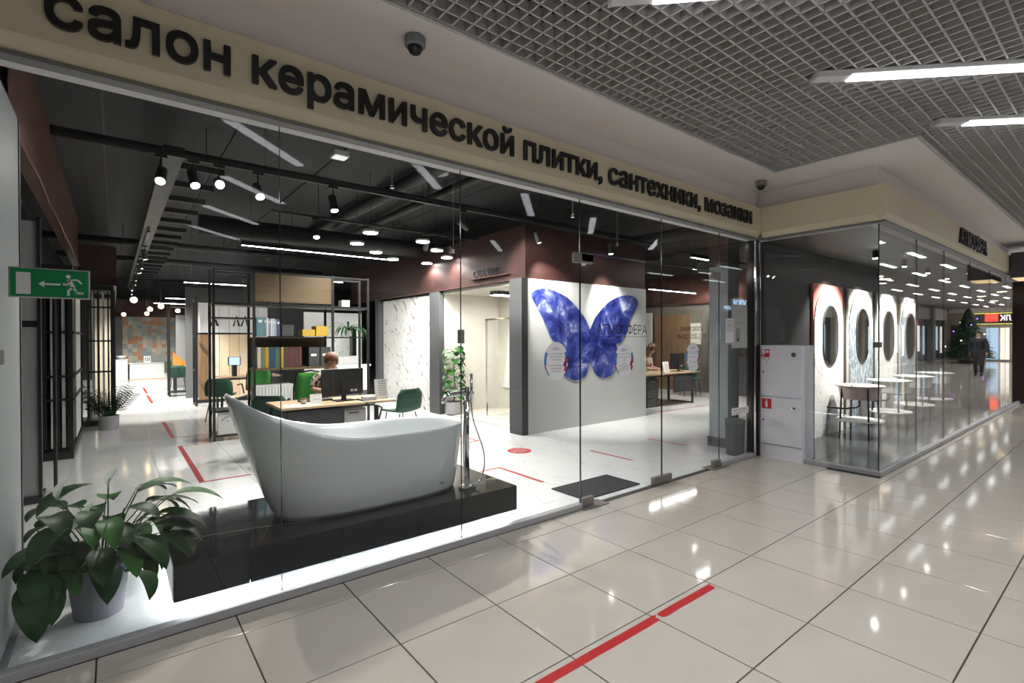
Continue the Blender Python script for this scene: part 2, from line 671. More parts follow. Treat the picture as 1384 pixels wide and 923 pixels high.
def letters(body, m, parent, origin, ax, ay, x_end, xheight, extrude, bold=.0):
    """each character a raised letter of its own; the line runs from origin over x_end metres"""
    full = [p for q in outlines(body) for p in q]
    fx0, fx1 = min(v[0] for v in full), max(v[0] for v in full)
    xv, _ = text_mesh('н')
    sy = xheight / max(v.y for v in xv)
    sx = x_end / (fx1 - fx0)
    o = Vector(origin)
    ax, ay = Vector(ax), Vector(ay)
    az = ax.cross(ay)
    for i, ch in enumerate(body):
        if ch == ' ':
            continue
        pre = outlines(body[:i + 1])
        base = outlines(ch)
        one, fs_ = text_mesh(ch, bold)
        dx = max(v[0] for q in pre for v in q) - max(v[0] for q in base for v in q)
        mb = MB()
        n = len(one)
        P = [o + ax * (v.x + dx - fx0) * sx + ay * v.y * sy for v in one]
        mb.add([p + az * extrude for p in P], fs_)
        mb.v += [tuple(p) for p in P]
        edges = {}
        for f in fs_:
            for q in range(len(f)):
                e = (f[q], f[(q + 1) % len(f)])
                k = tuple(sorted(e))
                edges[k] = None if k in edges else e
        for e in edges.values():
            if e:
                mb.f.append((e[0], e[1], n + e[1], n + e[0]))
                mb.mi.append(0)
        mb.build('letter', m, parent)


def spot(name, parent, loc, target, watts, angle=50, blend=.6, col=(1, .95, .88), r=.03):
    l = bpy.data.lights.new(name, 'SPOT')
    l.energy = watts * SPOT_W
    l.spot_size = R(angle)
    l.spot_blend = blend
    l.shadow_soft_size = r
    l.color = col
    o = bpy.data.objects.new(name, l)
    COL.objects.link(o)
    o.parent = parent
    off = wloc(parent)
    o.location = Vector(loc) - off
    o.rotation_euler = (Vector(target) - Vector(loc)).to_track_quat('-Z', 'Y').to_euler()
    return o

# ================================================================== STRUCTURE
GY = .25            # facade glass plane
# ---- mall floor
fl = struct('floor', 'polished beige square tile floor of the mall corridor', MB().box(-7, 41, -7.6, .3, -.06, -.006), 'grout', cat='floor')
TS = .6
full_me = None
tiles = []


def in_view(x, y, z=0):
    d = Vector((x, y, z)) - CAM
    wz = d.dot(_f)
    if wz < .3:
        return None
    px, py = 692 + FPX * d.dot(_r) / wz, 461.5 - FPX * d.dot(_u) / wz
    return wz if -60 < px < 1444 and -60 < py < 990 else None


for i in range(-12, 68):
    for j in range(-1, 13):
        x0, x1, y0, y1 = TS * i, TS * (i + 1), -TS * (j + 1), -TS * j
        y1 = min(y1, .215)
        if i >= 6 and y1 > -1.12:
            if i == 6 and y0 >= -1.2 and y0 > -1.15:
                x1 = 3.675
            elif y0 < -1.12:
                y1 = -1.125
            else:
                continue
        tiles.append((x0, x1, y0, y1))
tiles = [(min([in_view(a, b) or 999 for a in (t[0], (t[0] + t[1]) / 2, t[1]) for b in (t[2], t[3])]), t) for t in tiles]
tiles.sort(key=lambda q: q[0])
g = .0036
rest = MB()
for k, (dist, (x0, x1, y0, y1)) in enumerate(tiles):
    if k < 298 and dist < 900:
        if abs(x1 - x0 - TS) < 1e-4 and abs(y1 - y0 - TS) < 1e-4:
            if full_me is None:
                o = MB().cbox(g, TS - g, g, TS - g, -.006, 0, .0012).build('floor_tile', 'mall_tile')
                full_me = o.data
            else:
                o = bpy.data.objects.new('floor_tile', full_me)
                COL.objects.link(o)
            o.parent = fl
            o.location = (x0, y0, 0)
        else:
            MB().cbox(x0 + g, x1 - g, y0 + g, y1 - g, -.006, 0, .0012).build('floor_tile', 'mall_tile', fl)
    else:
        rest.cbox(x0 + g, x1 - g, y0 + g, y1 - g, -.006, 0, .0012)
o = rest.build('floor_tiles', 'mall_tile', fl)
o['kind'] = 'stuff'

# ---- mall ceiling: plenum, egg-crate slats, soffit
cl = struct('ceiling', 'open grey egg-crate grid ceiling of the mall corridor', MB().box(-7, 41, -7.6, .3, 4.15, 4.25), 'plenum', cat='ceiling')
GP = .0975
ZG0, ZG1 = 3.452, 3.512
TH = .0058
rest = MB()
n_obj = 0
k = 0
y = -.285
while y > -7.55:
    x1 = 3.045 if y > -1.572 else 40.9
    if y > -4.6:
        box('grid_slat', 'grid_paint', cl, -6.9, min(x1, 40.9), y - TH, y + TH, ZG0, ZG1)
        n_obj += 1
    else:
        rest.box(-6.9, x1, y - TH, y + TH, ZG0, ZG1)
    y -= GP
x = -6.85
while x < 40.8:
    y1 = -.285 if x < 3.05 else -1.572
    if -4.6 < x < 17.5 and n_obj < 292:
        box('grid_slat', 'grid_paint', cl, x - TH, x + TH, -7.55, y1, ZG0, ZG1)
        n_obj += 1
    else:
        rest.box(x - TH, x + TH, -7.55, y1, ZG0, ZG1)
    x += GP
o = rest.build('grid_slats', 'grid_paint', cl)
o['kind'] = 'stuff'
mb = MB()
mb.box(-7, 3.05, -.27, .35, 3.43, 3.54)
mb.box(3.05, 3.9, -1.57, .35, 3.43, 3.54)
mb.box(3.9, 41, -1.57, -.9, 3.43, 3.54)
sf = struct('ceiling_soffit', 'smooth pale grey plaster soffit between grid ceiling and shop sign', mb, 'plaster', cat='ceiling')
mb = MB()
mb.box(-7, 3.03, -.285, -.262, 3.436, 3.56)
mb.box(3.03, 3.055, -1.572, -.285, 3.436, 3.56)
mb.box(3.03, 41, -1.60, -1.575, 3.436, 3.56)
mb.build('edge_trim', 'light_grey', sf)
# wall above the fascia boxes
mb = MB()
mb.box(-7, 3.72, .24, .34, 2.8, 3.43)
mb.box(3.70, 3.80, -1.08, .24, 2.8, 3.43)
mb.box(3.80, 41, -1.08, -.98, 2.8, 3.43)
struct('wall_front', 'plain grey upper wall above the ivory sign boards', mb, 'plaster', cat='wall')

# ---- main sign with its letters
sg = thing('shop_sign', 'long ivory sign board with raised black lettering above the glass front', 'sign', (0, .14, 2.83))
prof = [(.14, 3.195), (.14, 2.885), (.146, 2.872), (.178, 2.822), (.19, 2.812), (.24, 2.81), (.24, 3.195)]
MB().prism(prof, lambda a, b, d: (d, a, b), -7, 3.572).build('sign_panel', 'ivory', sg)
box('lower_rail', 'rail_grey', sg, -7, 3.58, .165, .244, 2.792, 2.809)
letters('салон керамической плитки, сантехники, мозаики', 'letter_black', sg, (-3.155, .139, 2.957), (1, 0, 0), (0, 0, 1), 6.46, .145, .022, .022)
# ---- corner sign (side return + right front)
s2 = thing('shop_sign', 'ivory corner sign board wrapping the jutting glass display case', 'sign', (3.6, -1.19, 2.83))
MB().prism([(3.572 + (a - .14), b) for a, b in prof], lambda a, b, d: (a, d, b), -1.105, .138).build('side_panel', 'ivory', s2)
MB().prism([(-1.205 + (a - .14), b) for a, b in prof], lambda a, b, d: (d, a, b), 3.572, 12.6).build('front_panel', 'ivory', s2)
box('side_rail', 'rail_grey', s2, 3.61, 3.69, -1.088, .16, 2.792, 2.809)
box('front_rail', 'rail_grey', s2, 3.61, 12.6, -1.18, -1.09, 2.792, 2.809)
letters('АТМОСФЕРА', 'letter_black', s2, (6.85, -1.206, 2.93), (1, 0, 0), (0, 0, 1), 1.95, .17, .03, .012)

# ---- glass front
mat('glass_edge', (.025, .045, .04), .15)


def pane(name, label, x0, x1, z0, z1, m='glass'):
    o = struct(name, label, MB().box(x0 + .002, x1 - .002, GY - .005, GY + .005, z0, z1), m, cat='window')
    box('polished_edge', 'glass_edge', o, x1 - .0035, x1 - .0005, GY - .0055, GY + .0055, z0, z1)
    if z0 > 1:
        box('lower_edge', 'glass_edge', o, x0 + .002, x1 - .004, GY - .0055, GY + .0055, z0 - .003, z0)
    return o


pane('window_1', 'tall glass pane in front of the potted peace lily', -3.375, -2.15, .045, 2.80)
pane('window_2', 'tall glass pane in front of the high end of the bathtub', -2.15, -.89, .045, 2.80)
pane('window_3', 'tall glass pane in front of the low tub end and its floor tap', -.89, .38, .045, 2.80)
pane('window_4', 'narrow glass light above the door leaf with lettering', .38, 1.61, 2.32, 2.80)
pane('window_5', 'narrow glass light above the door leaf with opening hours', 1.61, 2.765, 2.32, 2.80)
pane('window_6', 'tall glass pane with taped notices beside the brown corner post', 2.765, 3.55, .045, 2.80)


def fitting(name, parent, x, z, wx=.16, h=.075):
    return box(name, 'steel', parent, x - wx / 2, x + wx / 2, GY - .022, GY + .022, z - h / 2, z + h / 2, bevel=.006)


d1 = thing('door_1', 'clear glass door leaf in front of the butterfly wall, rubber mat behind it', 'door', (1.0, GY, 0), kind='structure')
MB().box(.386, 1.604, GY - .005, GY + .005, .012, 2.312).build('door_glass', 'glass', d1)
box('polished_edge', 'glass_edge', d1, .383, .386, GY - .0055, GY + .0055, .012, 2.312)
box('polished_edge', 'glass_edge', d1, 1.604, 1.607, GY - .0055, GY + .0055, .012, 2.312)
fitting('hinge', d1, .46, .05)
fitting('hinge', d1, 1.53, .05)
fitting('hinge', d1, .46, 2.27)
d2 = thing('door_2', 'clear glass door leaf showing the opening hours', 'door', (2.2, GY, 0), kind='structure')
MB().box(1.616, 2.758, GY - .005, GY + .005, .012, 2.312).build('door_glass', 'glass', d2)
box('polished_edge', 'glass_edge', d2, 1.613, 1.616, GY - .0055, GY + .0055, .012, 2.312)
box('polished_edge', 'glass_edge', d2, 2.758, 2.761, GY - .0055, GY + .0055, .012, 2.312)
fitting('hinge', d2, 1.69, .05)
fitting('hinge', d2, 2.69, .05)
fitting('hinge', d2, 2.69, 2.27)
fc = thing('glass_clamp', 'square steel clamp where door header meets the fixed pane', 'clamp', (.40, GY, 2.3))
fitting('plate', fc, .42, 2.265, .24, .09)
fc = thing('glass_clamp', 'small dark clamp at mid height of the pane joint above the tap', 'clamp', (-.89, GY, 1.5))
fitting('plate', fc, -.89, 1.555, .04, .105)
for (xa, lab) in ((.52, 'dark floor plate under the door corner by the rubber mat'), (2.68, 'dark floor plate under the door corner near the bin')):
    o = box('floor_plate', 'steel', None, xa - .16, xa + .16, .17, .33, .0, .006)
    tag(o, lab, 'plate')
# aluminium curbs
mb = MB()
mb.box(-3.4, .375, GY - .035, GY + .03, 0, .05)
mb.box(2.77, 3.56, GY - .035, GY + .03, 0, .05)
struct('trim_1', 'grey metal floor channel holding the tall front panes', mb, 'alu_matte', cat='trim', bevel=.004)
mb = MB()
mb.box(3.675, 3.745, -1.06, -.345, 0, .055)
mb.box(3.675, 14.0, -1.125, -1.06, 0, .055)
struct('trim_2', 'grey metal floor channel around the jutting display case', mb, 'alu_matte', cat='trim', bevel=.004)
po = thing('corner_post', 'dark brown mirror-finish post with bright edges at the inner corner', 'post', (3.62, .23, 0))
box('post_body', MM('brown_post') if 'brown_post' in MATS else mat('brown_post', (.05, .032, .028), .12, metal=.3), po, 3.565, 3.665, .20, .32, 0, 2.80)
for xx in (3.553, 3.669):
    box('edge_strip', 'chrome', po, xx - .006, xx + .006, .19, .21, 0, 2.80)

# ---- display case glass
poly = [(-.345, .055), (-1.088, .055), (-1.088, 2.80), (.19, 2.80), (.19, 1.447), (-.345, 1.447)]
struct('window_7', 'side glass pane of the display case behind the fire cabinet', MB().prism(poly, lambda a, b, d: (d, a, b), 3.695, 3.705), 'glass_side', cat='window')
xs = [3.705, 5.16, 6.57, 8.3, 10.0, 11.7, 13.4]
names = ['nearest', 'second', 'third', 'fourth', 'fifth', 'farthest']
for q in range(6):
    o = struct('window_%d' % (8 + q), '%s front pane of the display case, mirroring the corridor' % names[q],
           MB().box(xs[q] + .002, xs[q + 1] - .002, -1.098, -1.088, .055, 2.80), 'glass_side', cat='window')
    ew = .006 if q == 0 else .002
    box('polished_edge', 'glass_edge', o, xs[q] - ew, xs[q] + .002, -1.099, -1.087, .055, 2.80)
fc = thing('glass_clamp', 'small dark clamp at the outer corner of the display case', 'clamp', (3.70, -1.09, 1.45))
box('plate', 'dark_grey', fc, 3.66, 3.74, -1.115, -1.05, 1.425, 1.485, bevel=.004)
fs = struct('floor_display', 'dark grey tiled floor inside the display case', MB().box(3.75, 14, -1.06, .2, 0, .02), 'black', cat='floor')
for i in range(17):
    for j in range(2):
        MB().cbox(3.752 + .6 * i, 3.748 + .6 * (i + 1), -1.058 + .63 * j, -1.062 + .63 * (j + 1), .02, .028, .001).build('floor_tile', 'dark_tile', fs)
mb = MB()
mb.box(3.80, 14, .205, .33, 0, 3.95)
struct('wall_display', 'dark grey back wall of the display case', mb, mat('wall_dark', (.026, .026, .028), .5), cat='wall')
struct('ceiling_display', 'dark ceiling of the display case', MB().box(3.80, 14, -.98, .205, 2.81, 2.9), 'wall_dark', cat='ceiling')
struct('wall_end', 'dark brown end pier closing the display case', MB().box(13.4, 14.0, -1.2, .2, 0, 2.81), 'brown_post', cat='wall')

# ---- shop shell
fs = struct('shop_floor', 'white polished stone tile floor inside the shop', MB().box(-4.2, 10.2, .285, 22.2, -.06, -.004), 'shop_grout', cat='floor')
st = None
for i in range(19):
    for j in range(19):
        x0, x1 = -4.13 + .8 * i, -4.13 + .8 * (i + 1)
        y0, y1 = .55 + 1.2 * (j - 1), .55 + 1.2 * j
        y0 = max(y0, .29)
        if x0 > 10 or (x0 < -3.9 and y0 < 1):
            continue
        if y0 > 12.5 and x0 > 1:
            continue
        if y0 > 7 and x0 > 2.4 and x0 < 5:
            continue
        if abs(y1 - y0 - 1.2) < 1e-4:
            if st is None:
                o = MB().cbox(.0015, .7985, .0015, 1.1985, -.004, 0, .0008).build('floor_tile', 'shop_tile')
                st = o.data
            else:
                o = bpy.data.objects.new('floor_tile', st)
                COL.objects.link(o)
            o.parent = fs
            o.location = (x0, y0, 0)
        else:
            MB().cbox(x0 + .0015, x1 - .0015, y0 + .0015, y1 - .0015, -.004, 0, .0008).build('floor_tile', 'shop_tile', fs)
cs = struct('ceiling_shop', 'dark painted open ceiling inside the shop', MB().box(-4.2, 14, .34, 22.2, 3.98, 4.05), 'black', cat='ceiling')
for i in range(15):
    box('ceiling_panel', 'shop_ceiling', cs, -4.2 + 1.2 * i + .012, -4.2 + 1.2 * (i + 1) - .012, .34, 22.2, 3.95, 3.98)
struct('wall_left', 'dark left wall of the shop behind the display racks', MB().box(-4.3, -4.15, 1.2, 22.2, 0, 3.98), 'charcoal', cat='wall')
struct('wall_back', 'far back wall of the shop', MB().box(-4.3, 14, 22.2, 22.3, 0, 3.98), 'charcoal', cat='wall')
struct('wall_right', 'dark bronze right wall of the shop beyond the second desk', MB().box(10.1, 10.2, .33, 22.2, 0, 3.98), mat('bronze_wall', (.16, .145, .12), .4, noise=.3, nscale=1.5), cat='wall')
wl = struct('wall_pier', 'smooth pale grey pier at the near end of the shop front', MB().box(-4.3, -3.36, .2, 1.20, 0, 2.84), mat('pier_paint', (.40, .44, .46), .5), cat='wall')
box('edge_trim', 'black', wl, -3.46, -3.355, 1.20, 1.25, 0, 2.84)
struct('wall_pier_upper', 'dark wall above the grey pier', MB().box(-4.3, -3.40, .34, 1.2, 2.84, 3.98), 'charcoal', cat='wall')
struct('wall_middle', 'dark wall behind the sample shelving', MB().box(-.1, 2.3, 12.6, 12.75, 0, 3.2), 'dark_grey', cat='wall')
struct('wall_partition', 'grey partition wall behind the plank display', MB().box(-1.45, -.1, 12.6, 12.75, 0, 2.9), 'dark_grey', cat='wall')

# copper bands
cb = struct('trim_3', 'copper coloured metal band above the left display racks', MB().box(-3.47, -3.40, .36, 8.62, 2.82, 3.62), 'copper', cat='trim')
# waved lower lip
pts = [(-3.40 + .012, .36 + .2 * i, 2.82 + .012 * math.sin(i * .7)) for i in range(42)]
MB().tube(pts, .012, 6).build('lower_lip', 'copper', cb)
mb = MB()
mb.box(-3.40, -2.90, 8.55, 8.62, 2.5, 3.2)
mb.box(-2.95, -2.88, 8.62, 21.7, 2.5, 3.2)
struct('trim_4', 'copper coloured metal band above the dark slatted rack', mb, 'copper_dark', cat='trim')
struct('trim_5', 'copper band above the far mosaic wall', MB().box(-2.88, -.2, 21.6, 21.66, 2.42, 3.1), 'copper_dark', cat='trim')
cb = struct('trim_6', 'dark copper band above the marble panel and shower niche', MB().box(2.24, 2.32, 3.32, 10.8, 2.5, 3.36), 'copper_dark', cat='trim')
for nm, yy, zz in (('lower_edge', 0, 2.5),):
    box(nm, 'copper', cb, 2.232, 2.24, 3.32, 10.8, 2.5, 2.512)
text('lettering', 'DURAVIT', 'dark_grey', cb, (2.236, 4.72, 2.64), (0, -1, 0), (0, 0, 1), .78, .13, .012)
box('sign_ledge', 'copper', cb, 2.16, 2.24, 3.6, 4.75, 2.60, 2.615)
struct('trim_7', 'copper band above the butterfly wall', MB().box(2.24, 5.32, 3.24, 3.32, 2.495, 3.36), 'copper_dark', cat='trim')
struct('trim_8', 'copper band glowing under spotlights at the far right', MB().box(10.0, 10.1, 1.2, 9.5, 2.5, 3.35), 'copper', cat='trim')

# butterfly wall
bw = struct('wall_butterfly', 'white free-standing wall carrying the big blue butterfly', MB().box(2.25, 5.3, 3.2, 3.42, 0, 2.495), 'wall_white', cat='wall')
box('end_frame', 'charcoal', bw, 2.12, 2.25, 3.19, 3.50, 0, 2.5)
BF = [(2.332, 2.233), (2.36, 2.286), (2.456, 2.333), (2.595, 2.352), (2.766, 2.341), (2.942, 2.297), (3.122, 2.23), (3.276, 2.138), (3.401, 2.043), (3.529, 1.924), (3.626, 1.802), (3.692, 1.689), (3.759, 1.792), (3.826, 1.897), (3.962, 2.027), (4.136, 2.161), (4.314, 2.251), (4.533, 2.321), (4.759, 2.35), (4.952, 2.317), (5.038, 2.247), (5.03, 2.159), (4.932, 2.032), (4.835, 1.919), (4.758, 1.783), (4.681, 1.612), (4.587, 1.491), (4.494, 1.443), (4.392, 1.432), (4.439, 1.324), (4.475, 1.203), (4.438, 1.061), (4.347, 0.921), (4.203, 0.833), (4.028, 0.814), (3.891, 0.86), (3.79, 0.945), (3.73, 1.062), (3.69, 1.132), (3.667, 1.041), (3.591, 0.909), (3.461, 0.825), (3.303, 0.811), (3.148, 0.853), (3.027, 0.935), (2.967, 1.046), (2.944, 1.154), (2.953, 1.284), (2.983, 1.37), (3.014, 1.428), (2.939, 1.452), (2.821, 1.49), (2.735, 1.564), (2.692, 1.649), (2.635, 1.754), (2.579, 1.858), (2.51, 1.961), (2.427, 2.073), (2.359, 2.163)]
_n = len(BF)
BS = []
for i in range(_n):      # rounder outline
    p0, p1, p2, p3 = (Vector((*BF[(i + q) % _n], 0)) for q in (-1, 0, 1, 2))
    sharp = i in (11, 38) or (i + 1) % _n in (11, 38) or i in (28, 49) or (i + 1) % _n in (28, 49)
    BS.append((p1.x, p1.y))
    if not sharp:
        for t in (1 / 3, 2 / 3):
            q = .5 * ((2 * p1) + (p2 - p0) * t + (2 * p0 - 5 * p1 + 4 * p2 - p3) * t * t + (3 * p1 - p0 - 3 * p2 + p3) * t ** 3)
            BS.append((q.x, q.y))
o = MB().prism(BS, lambda a, b, d: (a, d, b), 3.197, 3.192).build('butterfly_decal', 'lapis')
tag(o, 'huge deep blue lapis patterned butterfly shape on the white wall', 'decal')

# block with marble panel and shower niche (wall plane x = 2.3)
mb = MB()
mb.box(2.34, 3.9, 5.98, 6.2, 0, 2.5)      # niche left cheek
mb.box(3.75, 3.9, 3.42, 5.98, 0, 2.5)     # niche back
mb.box(2.34, 3.75, 3.42, 3.62, 0, 2.5)    # niche right cheek
mb.box(2.34, 3.75, 3.62, 5.98, 2.44, 2.5)  # niche lid
struct('wall_niche', 'cream walls of the shower niche', mb, 'wall_cream', cat='wall')
struct('floor_niche', 'cream marble step inside the shower niche', MB().box(2.36, 3.75, 3.62, 5.98, 0, .02), 'cream_panel', cat='floor')
mb = MB()
mb.box(2.40, 3.9, 6.2, 9.2, 0, 2.5)
struct('wall_marble_core', 'core wall behind the veined marble panel', mb, 'mid_grey', cat='wall')
o = box('marble_panel', 'spot_marble', None, 2.335, 2.39, 6.42, 8.86, .0, 2.46)
tag(o, 'tall white marble slab with dark flecks, wall mounted', 'panel')
for (y0, y1, lab) in ((3.50, 3.66, 'dark upright frame on the butterfly side of the shower niche'), (5.96, 6.36, 'dark upright frame between marble slab and shower niche'), (8.90, 9.12, 'dark upright frame at the far side of the marble slab')):
    o = box('upright_frame', 'charcoal', None, 2.24, 2.36, y0, y1, 0, 2.5)
    tag(o, lab, 'frame')
# column near the entrance
cc = struct('pillar', 'pale grey square pillar just inside the entrance', MB().box(3.76, 4.06, .68, .96, 0, 2.54), 'pier_paint', cat='pillar')
box('plinth', 'dark_grey', cc, 3.74, 4.08, .665, .975, 0, .13)
box('copper_head', 'copper_dark', cc, 3.755, 4.065, .675, .965, 2.54, 3.95)

# mosaic wall far back
struct('wall_mosaic', 'far wall of multicoloured stone mosaic', MB().box(-2.66, -.2, 21.62, 21.75, 0, 2.42), 'mosaic', cat='wall')
struct('wall_far_left', 'dark wall beside the far mosaic', MB().box(-3.4, -2.66, 21.6, 21.75, 0, 2.5), 'dark_grey', cat='wall')

# ---- the rest of the corridor (seen mirrored in the panes)
struct('wall_corridor_side', 'beige wall of the shops across the corridor', MB().box(-7, 41, -7.7, -7.6, 0, 4.2), 'opp_wall', cat='wall')
struct('wall_corridor_near', 'wall closing the near end of the corridor', MB().box(-7.1, -7, -7.7, .3, 0, 4.2), 'opp_wall', cat='wall')
struct('wall_corridor_end', 'bright shop front closing the far end of the corridor', MB().box(41, 41.1, -7.7, -.9, 0, 4.2), 'opp_wall', cat='wall')

# ================================================================== LAMPS
ORD = ['first', 'second', 'third', 'fourth', 'fifth', 'sixth', 'seventh', 'eighth', 'ninth', 'tenth', 'eleventh', 'twelfth']


def make_mall_lamp():
    t = thing('ceiling_lamp', 'lamp', 'lamp')
    L = 1.50
    mb = MB()
    mb.prism([(-.062, 0), (-.045, -.035), (.045, -.035), (.062, 0)], lambda a, b, d: (d, a, b), .02, L - .02)
    mb.build('housing', 'sign_white', t)
    for x0 in (0, L - .02):
        MB().prism([(-.065, .002), (-.047, -.038), (.047, -.038), (.065, .002)], lambda a, b, d: (d, a, b), x0, x0 + .02).build('end_cap', 'light_grey', t)
    MB().prism([(-.05, -.030), (-.044, -.041), (.044, -.041), (.05, -.030)], lambda a, b, d: (d, a, b), .25, L - .06).build('diffuser', 'lamp_mall', t)
    l = bpy.data.lights.new('light', 'AREA')
    l.shape = 'RECTANGLE'
    l.size, l.size_y = 1.17, .08
    l.energy = MALL_W
    l.spread = R(125)
    l.color = (.96, .97, 1.0)
    o = bpy.data.objects.new('light', l)
    COL.objects.link(o)
    o.parent = t
    o.location = (.845, 0, -.044)
    return t


lamp0 = make_mall_lamp()
near = [(-2.35, -1.25, 'linear ceiling lamp mirrored as a bluish streak above the bathtub'), (-.75, -1.06, 'linear ceiling lamp cut by the top edge of the picture'),
        (1.08, -1.41, 'long bright linear lamp under the grid ceiling, larger of the two'), (2.78, -1.76, 'linear lamp under the grid ceiling beside the soffit corner, smaller one')]
spots_ = []
for j in range(3):
    spots_.append((-2.1, -3.0 - 1.6 * j))
spots_ += [(-5.2, -2.0), (2.6, -4.2), (5.6, -4.6), (5.0, -2.1)]
for k in range(11):
    spots_ += [(7.7 + 3 * k, -2.55, 0), (9.2 + 3 * k, -3.5, 0), (10.0 + 3 * k, -4.55, 0), (8.9 + 3 * k, -5.5, 0)]
spots_ = [s for s in spots_ if s[0] < 39]
first = True
for x, y, lab in near:
    o = lamp0 if first else copy_tree(lamp0)
    first = False
    o['label'] = lab
    o['group'] = 'linear lamps under the grid ceiling'
    o.location = (x, y, 3.450)
    o.rotation_euler = (0, 0, R(-45))
for x, y, *rz_ in spots_:
    o = copy_tree(lamp0, (x, y, 3.450), R(-45) if not rz_ else 0, 'linear ceiling lamp farther along the corridor, seen mirrored in the glass')
    o['group'] = 'linear lamps under the grid ceiling'

# security cameras under the soffit
def dome_camera(x, y, label):
    t = thing('security_camera', label, 'camera', (x, y, 3.43))
    MB().lathe((x, y, 3.43), [(.062, 0), (.066, -.01), (.066, -.055), (.055, -.062)], 20).build('housing', 'mid_grey', t, smooth=False, bevel=.004)
    MB().lathe((x, y, 3.43), [(.046, -.06), (.045, -.075), (.036, -.095), (.02, -.106), (.004, -.109)], 20).build('dome', 'black', t, smooth=True)
    dome = t.children[-1]
    d = (CAM - Vector((x, y, 3.34))).normalized()
    c = Vector((x, y, 3.365)) + d * .036
    MB().sphere(c, .014).build('lens', 'dark_grey', dome, smooth=True)


dome_camera(-1.43, -.075, 'grey dome camera above the lettering in mid sign')
dome_camera(3.22, -.03, 'grey dome camera in the inner soffit corner')


# ---- lamps of the shop
def spotlight(x, y, z, tgt, label, watts=25, angle=45, on=True, rail=3.30, r=.038):
    t = thing('track_spotlight', label, 'spotlight', (x, y, rail), group='track spotlights')
    top = Vector((x, y, rail - .03))
    box('adapter', 'black', t, x - .05, x + .05, y - .018, y + .018, rail - .03, rail - .001)
    d = (Vector(tgt) - Vector((x, y, z))).normalized()
    c = Vector((x, y, z))
    MB().cyl(top, c, .009, n=8).build('stem', 'black', t)
    a, b = c - d * .09, c + d * .09
    br = MB().cyl(a, b, r + .006, n=18).build('barrel', 'black', t)
    MB().cyl(b - d * .004, b + d * .003, r, n=18).build('lens', 'lamp_lens' if on else 'lens_off', br)
    if on and watts:
        spot('beam', t, b + d * .012, tgt, watts, angle)


def rail(x0, x1, y, z, label):
    t = box('track_rail', 'black', None, x0, x1, y - .02, y + .02, z, z + .035)
    tag(t, label, 'rail')
    n = 4
    for i in range(n):
        xx = x0 + (x1 - x0) * (i + .5) / n
        MB().cyl((xx, y, z + .03), (xx, y, 3.95), .004, n=6).build('hanger', 'black', t)
    return t


rail(-2.62, 5.2, 2.90, 3.30, 'black lighting rail above the bathtub platform')
spotlight(-2.56, 2.90, 3.10, (-3.02, .8, .6), 'track spotlight with a thin oval beam, farthest left on the rail', 26, 45)
spotlight(-2.30, 2.90, 3.12, (-1.9, 1.3, .5), 'track spotlight tilted towards the tub, second from the left', 18, 55)
spotlight(-2.08, 2.90, 3.12, (-2.2, .2, 1.9), 'glaring track spotlight pointing at the window', 30, 40)
spotlight(-1.72, 2.90, 3.10, (-1.4, .9, .6), 'black track spotlight hanging straight down above the tub', 16, 60)
spotlight(-.93, 2.90, 3.10, (-.7, 2.0, 0), 'black barrel spotlight on the rail beside the thin wire', 80, 80)
spotlight(.85, 2.90, 3.10, (2.9, 3.2, 2.2), 'black barrel spotlight aimed at the upper butterfly wing', 75, 60)
spotlight(2.2, 2.0 + .9, 3.10, (3.1, 3.2, 1.7), 'track spotlight close to the butterfly wall', 42, 75)
spotlight(3.9, 2.90, 3.10, (4.6, 3.2, .3), 'track spotlight at the right part of the butterfly wall', 30, 80)
rail(-1.2, 3.9, 4.6, 3.30, 'black lighting rail in front of the marble slab')
spotlight(1.70, 4.6, 3.10, (2.4, 7.4, 1.6), 'black barrel spotlight below the disc lamps', 60, 50)
spotlight(1.2, 4.6, 3.10, (2.4, 7.8, 1.3), 'track spotlight aimed at the marble slab', 60, 45)
spotlight(-.6, 4.6, 3.10, (-.7, 3.6, .7), 'track spotlight above the desk with the seated person', 35, 60)

rail(-2.9, .2, .50, 3.36, 'unseen black lighting rail added behind the sign to brighten the tub')  # rail and two spots added out of view to light the tub's inside
spotlight(-2.05, .50, 3.18, (-1.75, 1.02, .7), 'unseen spotlight added to brighten the inside of the high tub end', 26, 30, rail=3.36)
spotlight(-1.10, .50, 3.18, (-1.10, 1.05, .7), 'unseen spotlight added to brighten the inside of the low tub end', 28, 30, rail=3.36)

rail(6.2, 9.8, 3.1, 3.30, 'black lighting rail added to brighten the second desk')  # rail with desk and bronze wall spots, added to brighten this zone
spotlight(6.9, 3.1, 3.10, (7.0, 3.9, .7), 'added track spotlight brightening the long-haired person', 26, 75)
spotlight(8.0, 3.1, 3.10, (8.1, 3.6, 0), 'added track spotlight brightening the middle of the second desk', 40, 85)
spotlight(9.3, 3.1, 3.10, (10.0, 4.3, 2.55), 'track spotlight washing the near end of the copper band', 14, 55)
spotlight(8.7, 3.1, 3.10, (10.05, 5.6, 1.8), 'added track spotlight brightening the bronze wall', 40, 60)

# round disc lamps
def disc_lamp(x, y, label):
    t = thing('disc_lamp', label, 'lamp', (x, y, 3.09), group='round disc lamps')
    MB().lathe((x, y, 3.07), [(.105, 0), (.112, .006), (.112, .03), (.1, .036)], 24).build('housing', 'white', t)
    MB().lathe((x, y, 3.07), [(.10, -.003), (.10, .001)], 24).build('diffuser', 'lamp_shop', t)
    MB().cyl((x, y, 3.10), (x, y, 3.95), .004, n=6).build('cord', 'black', t)
    spot('beam', t, (x, y, 3.06), (x, y, 0), 26, 150, .5, r=.09)


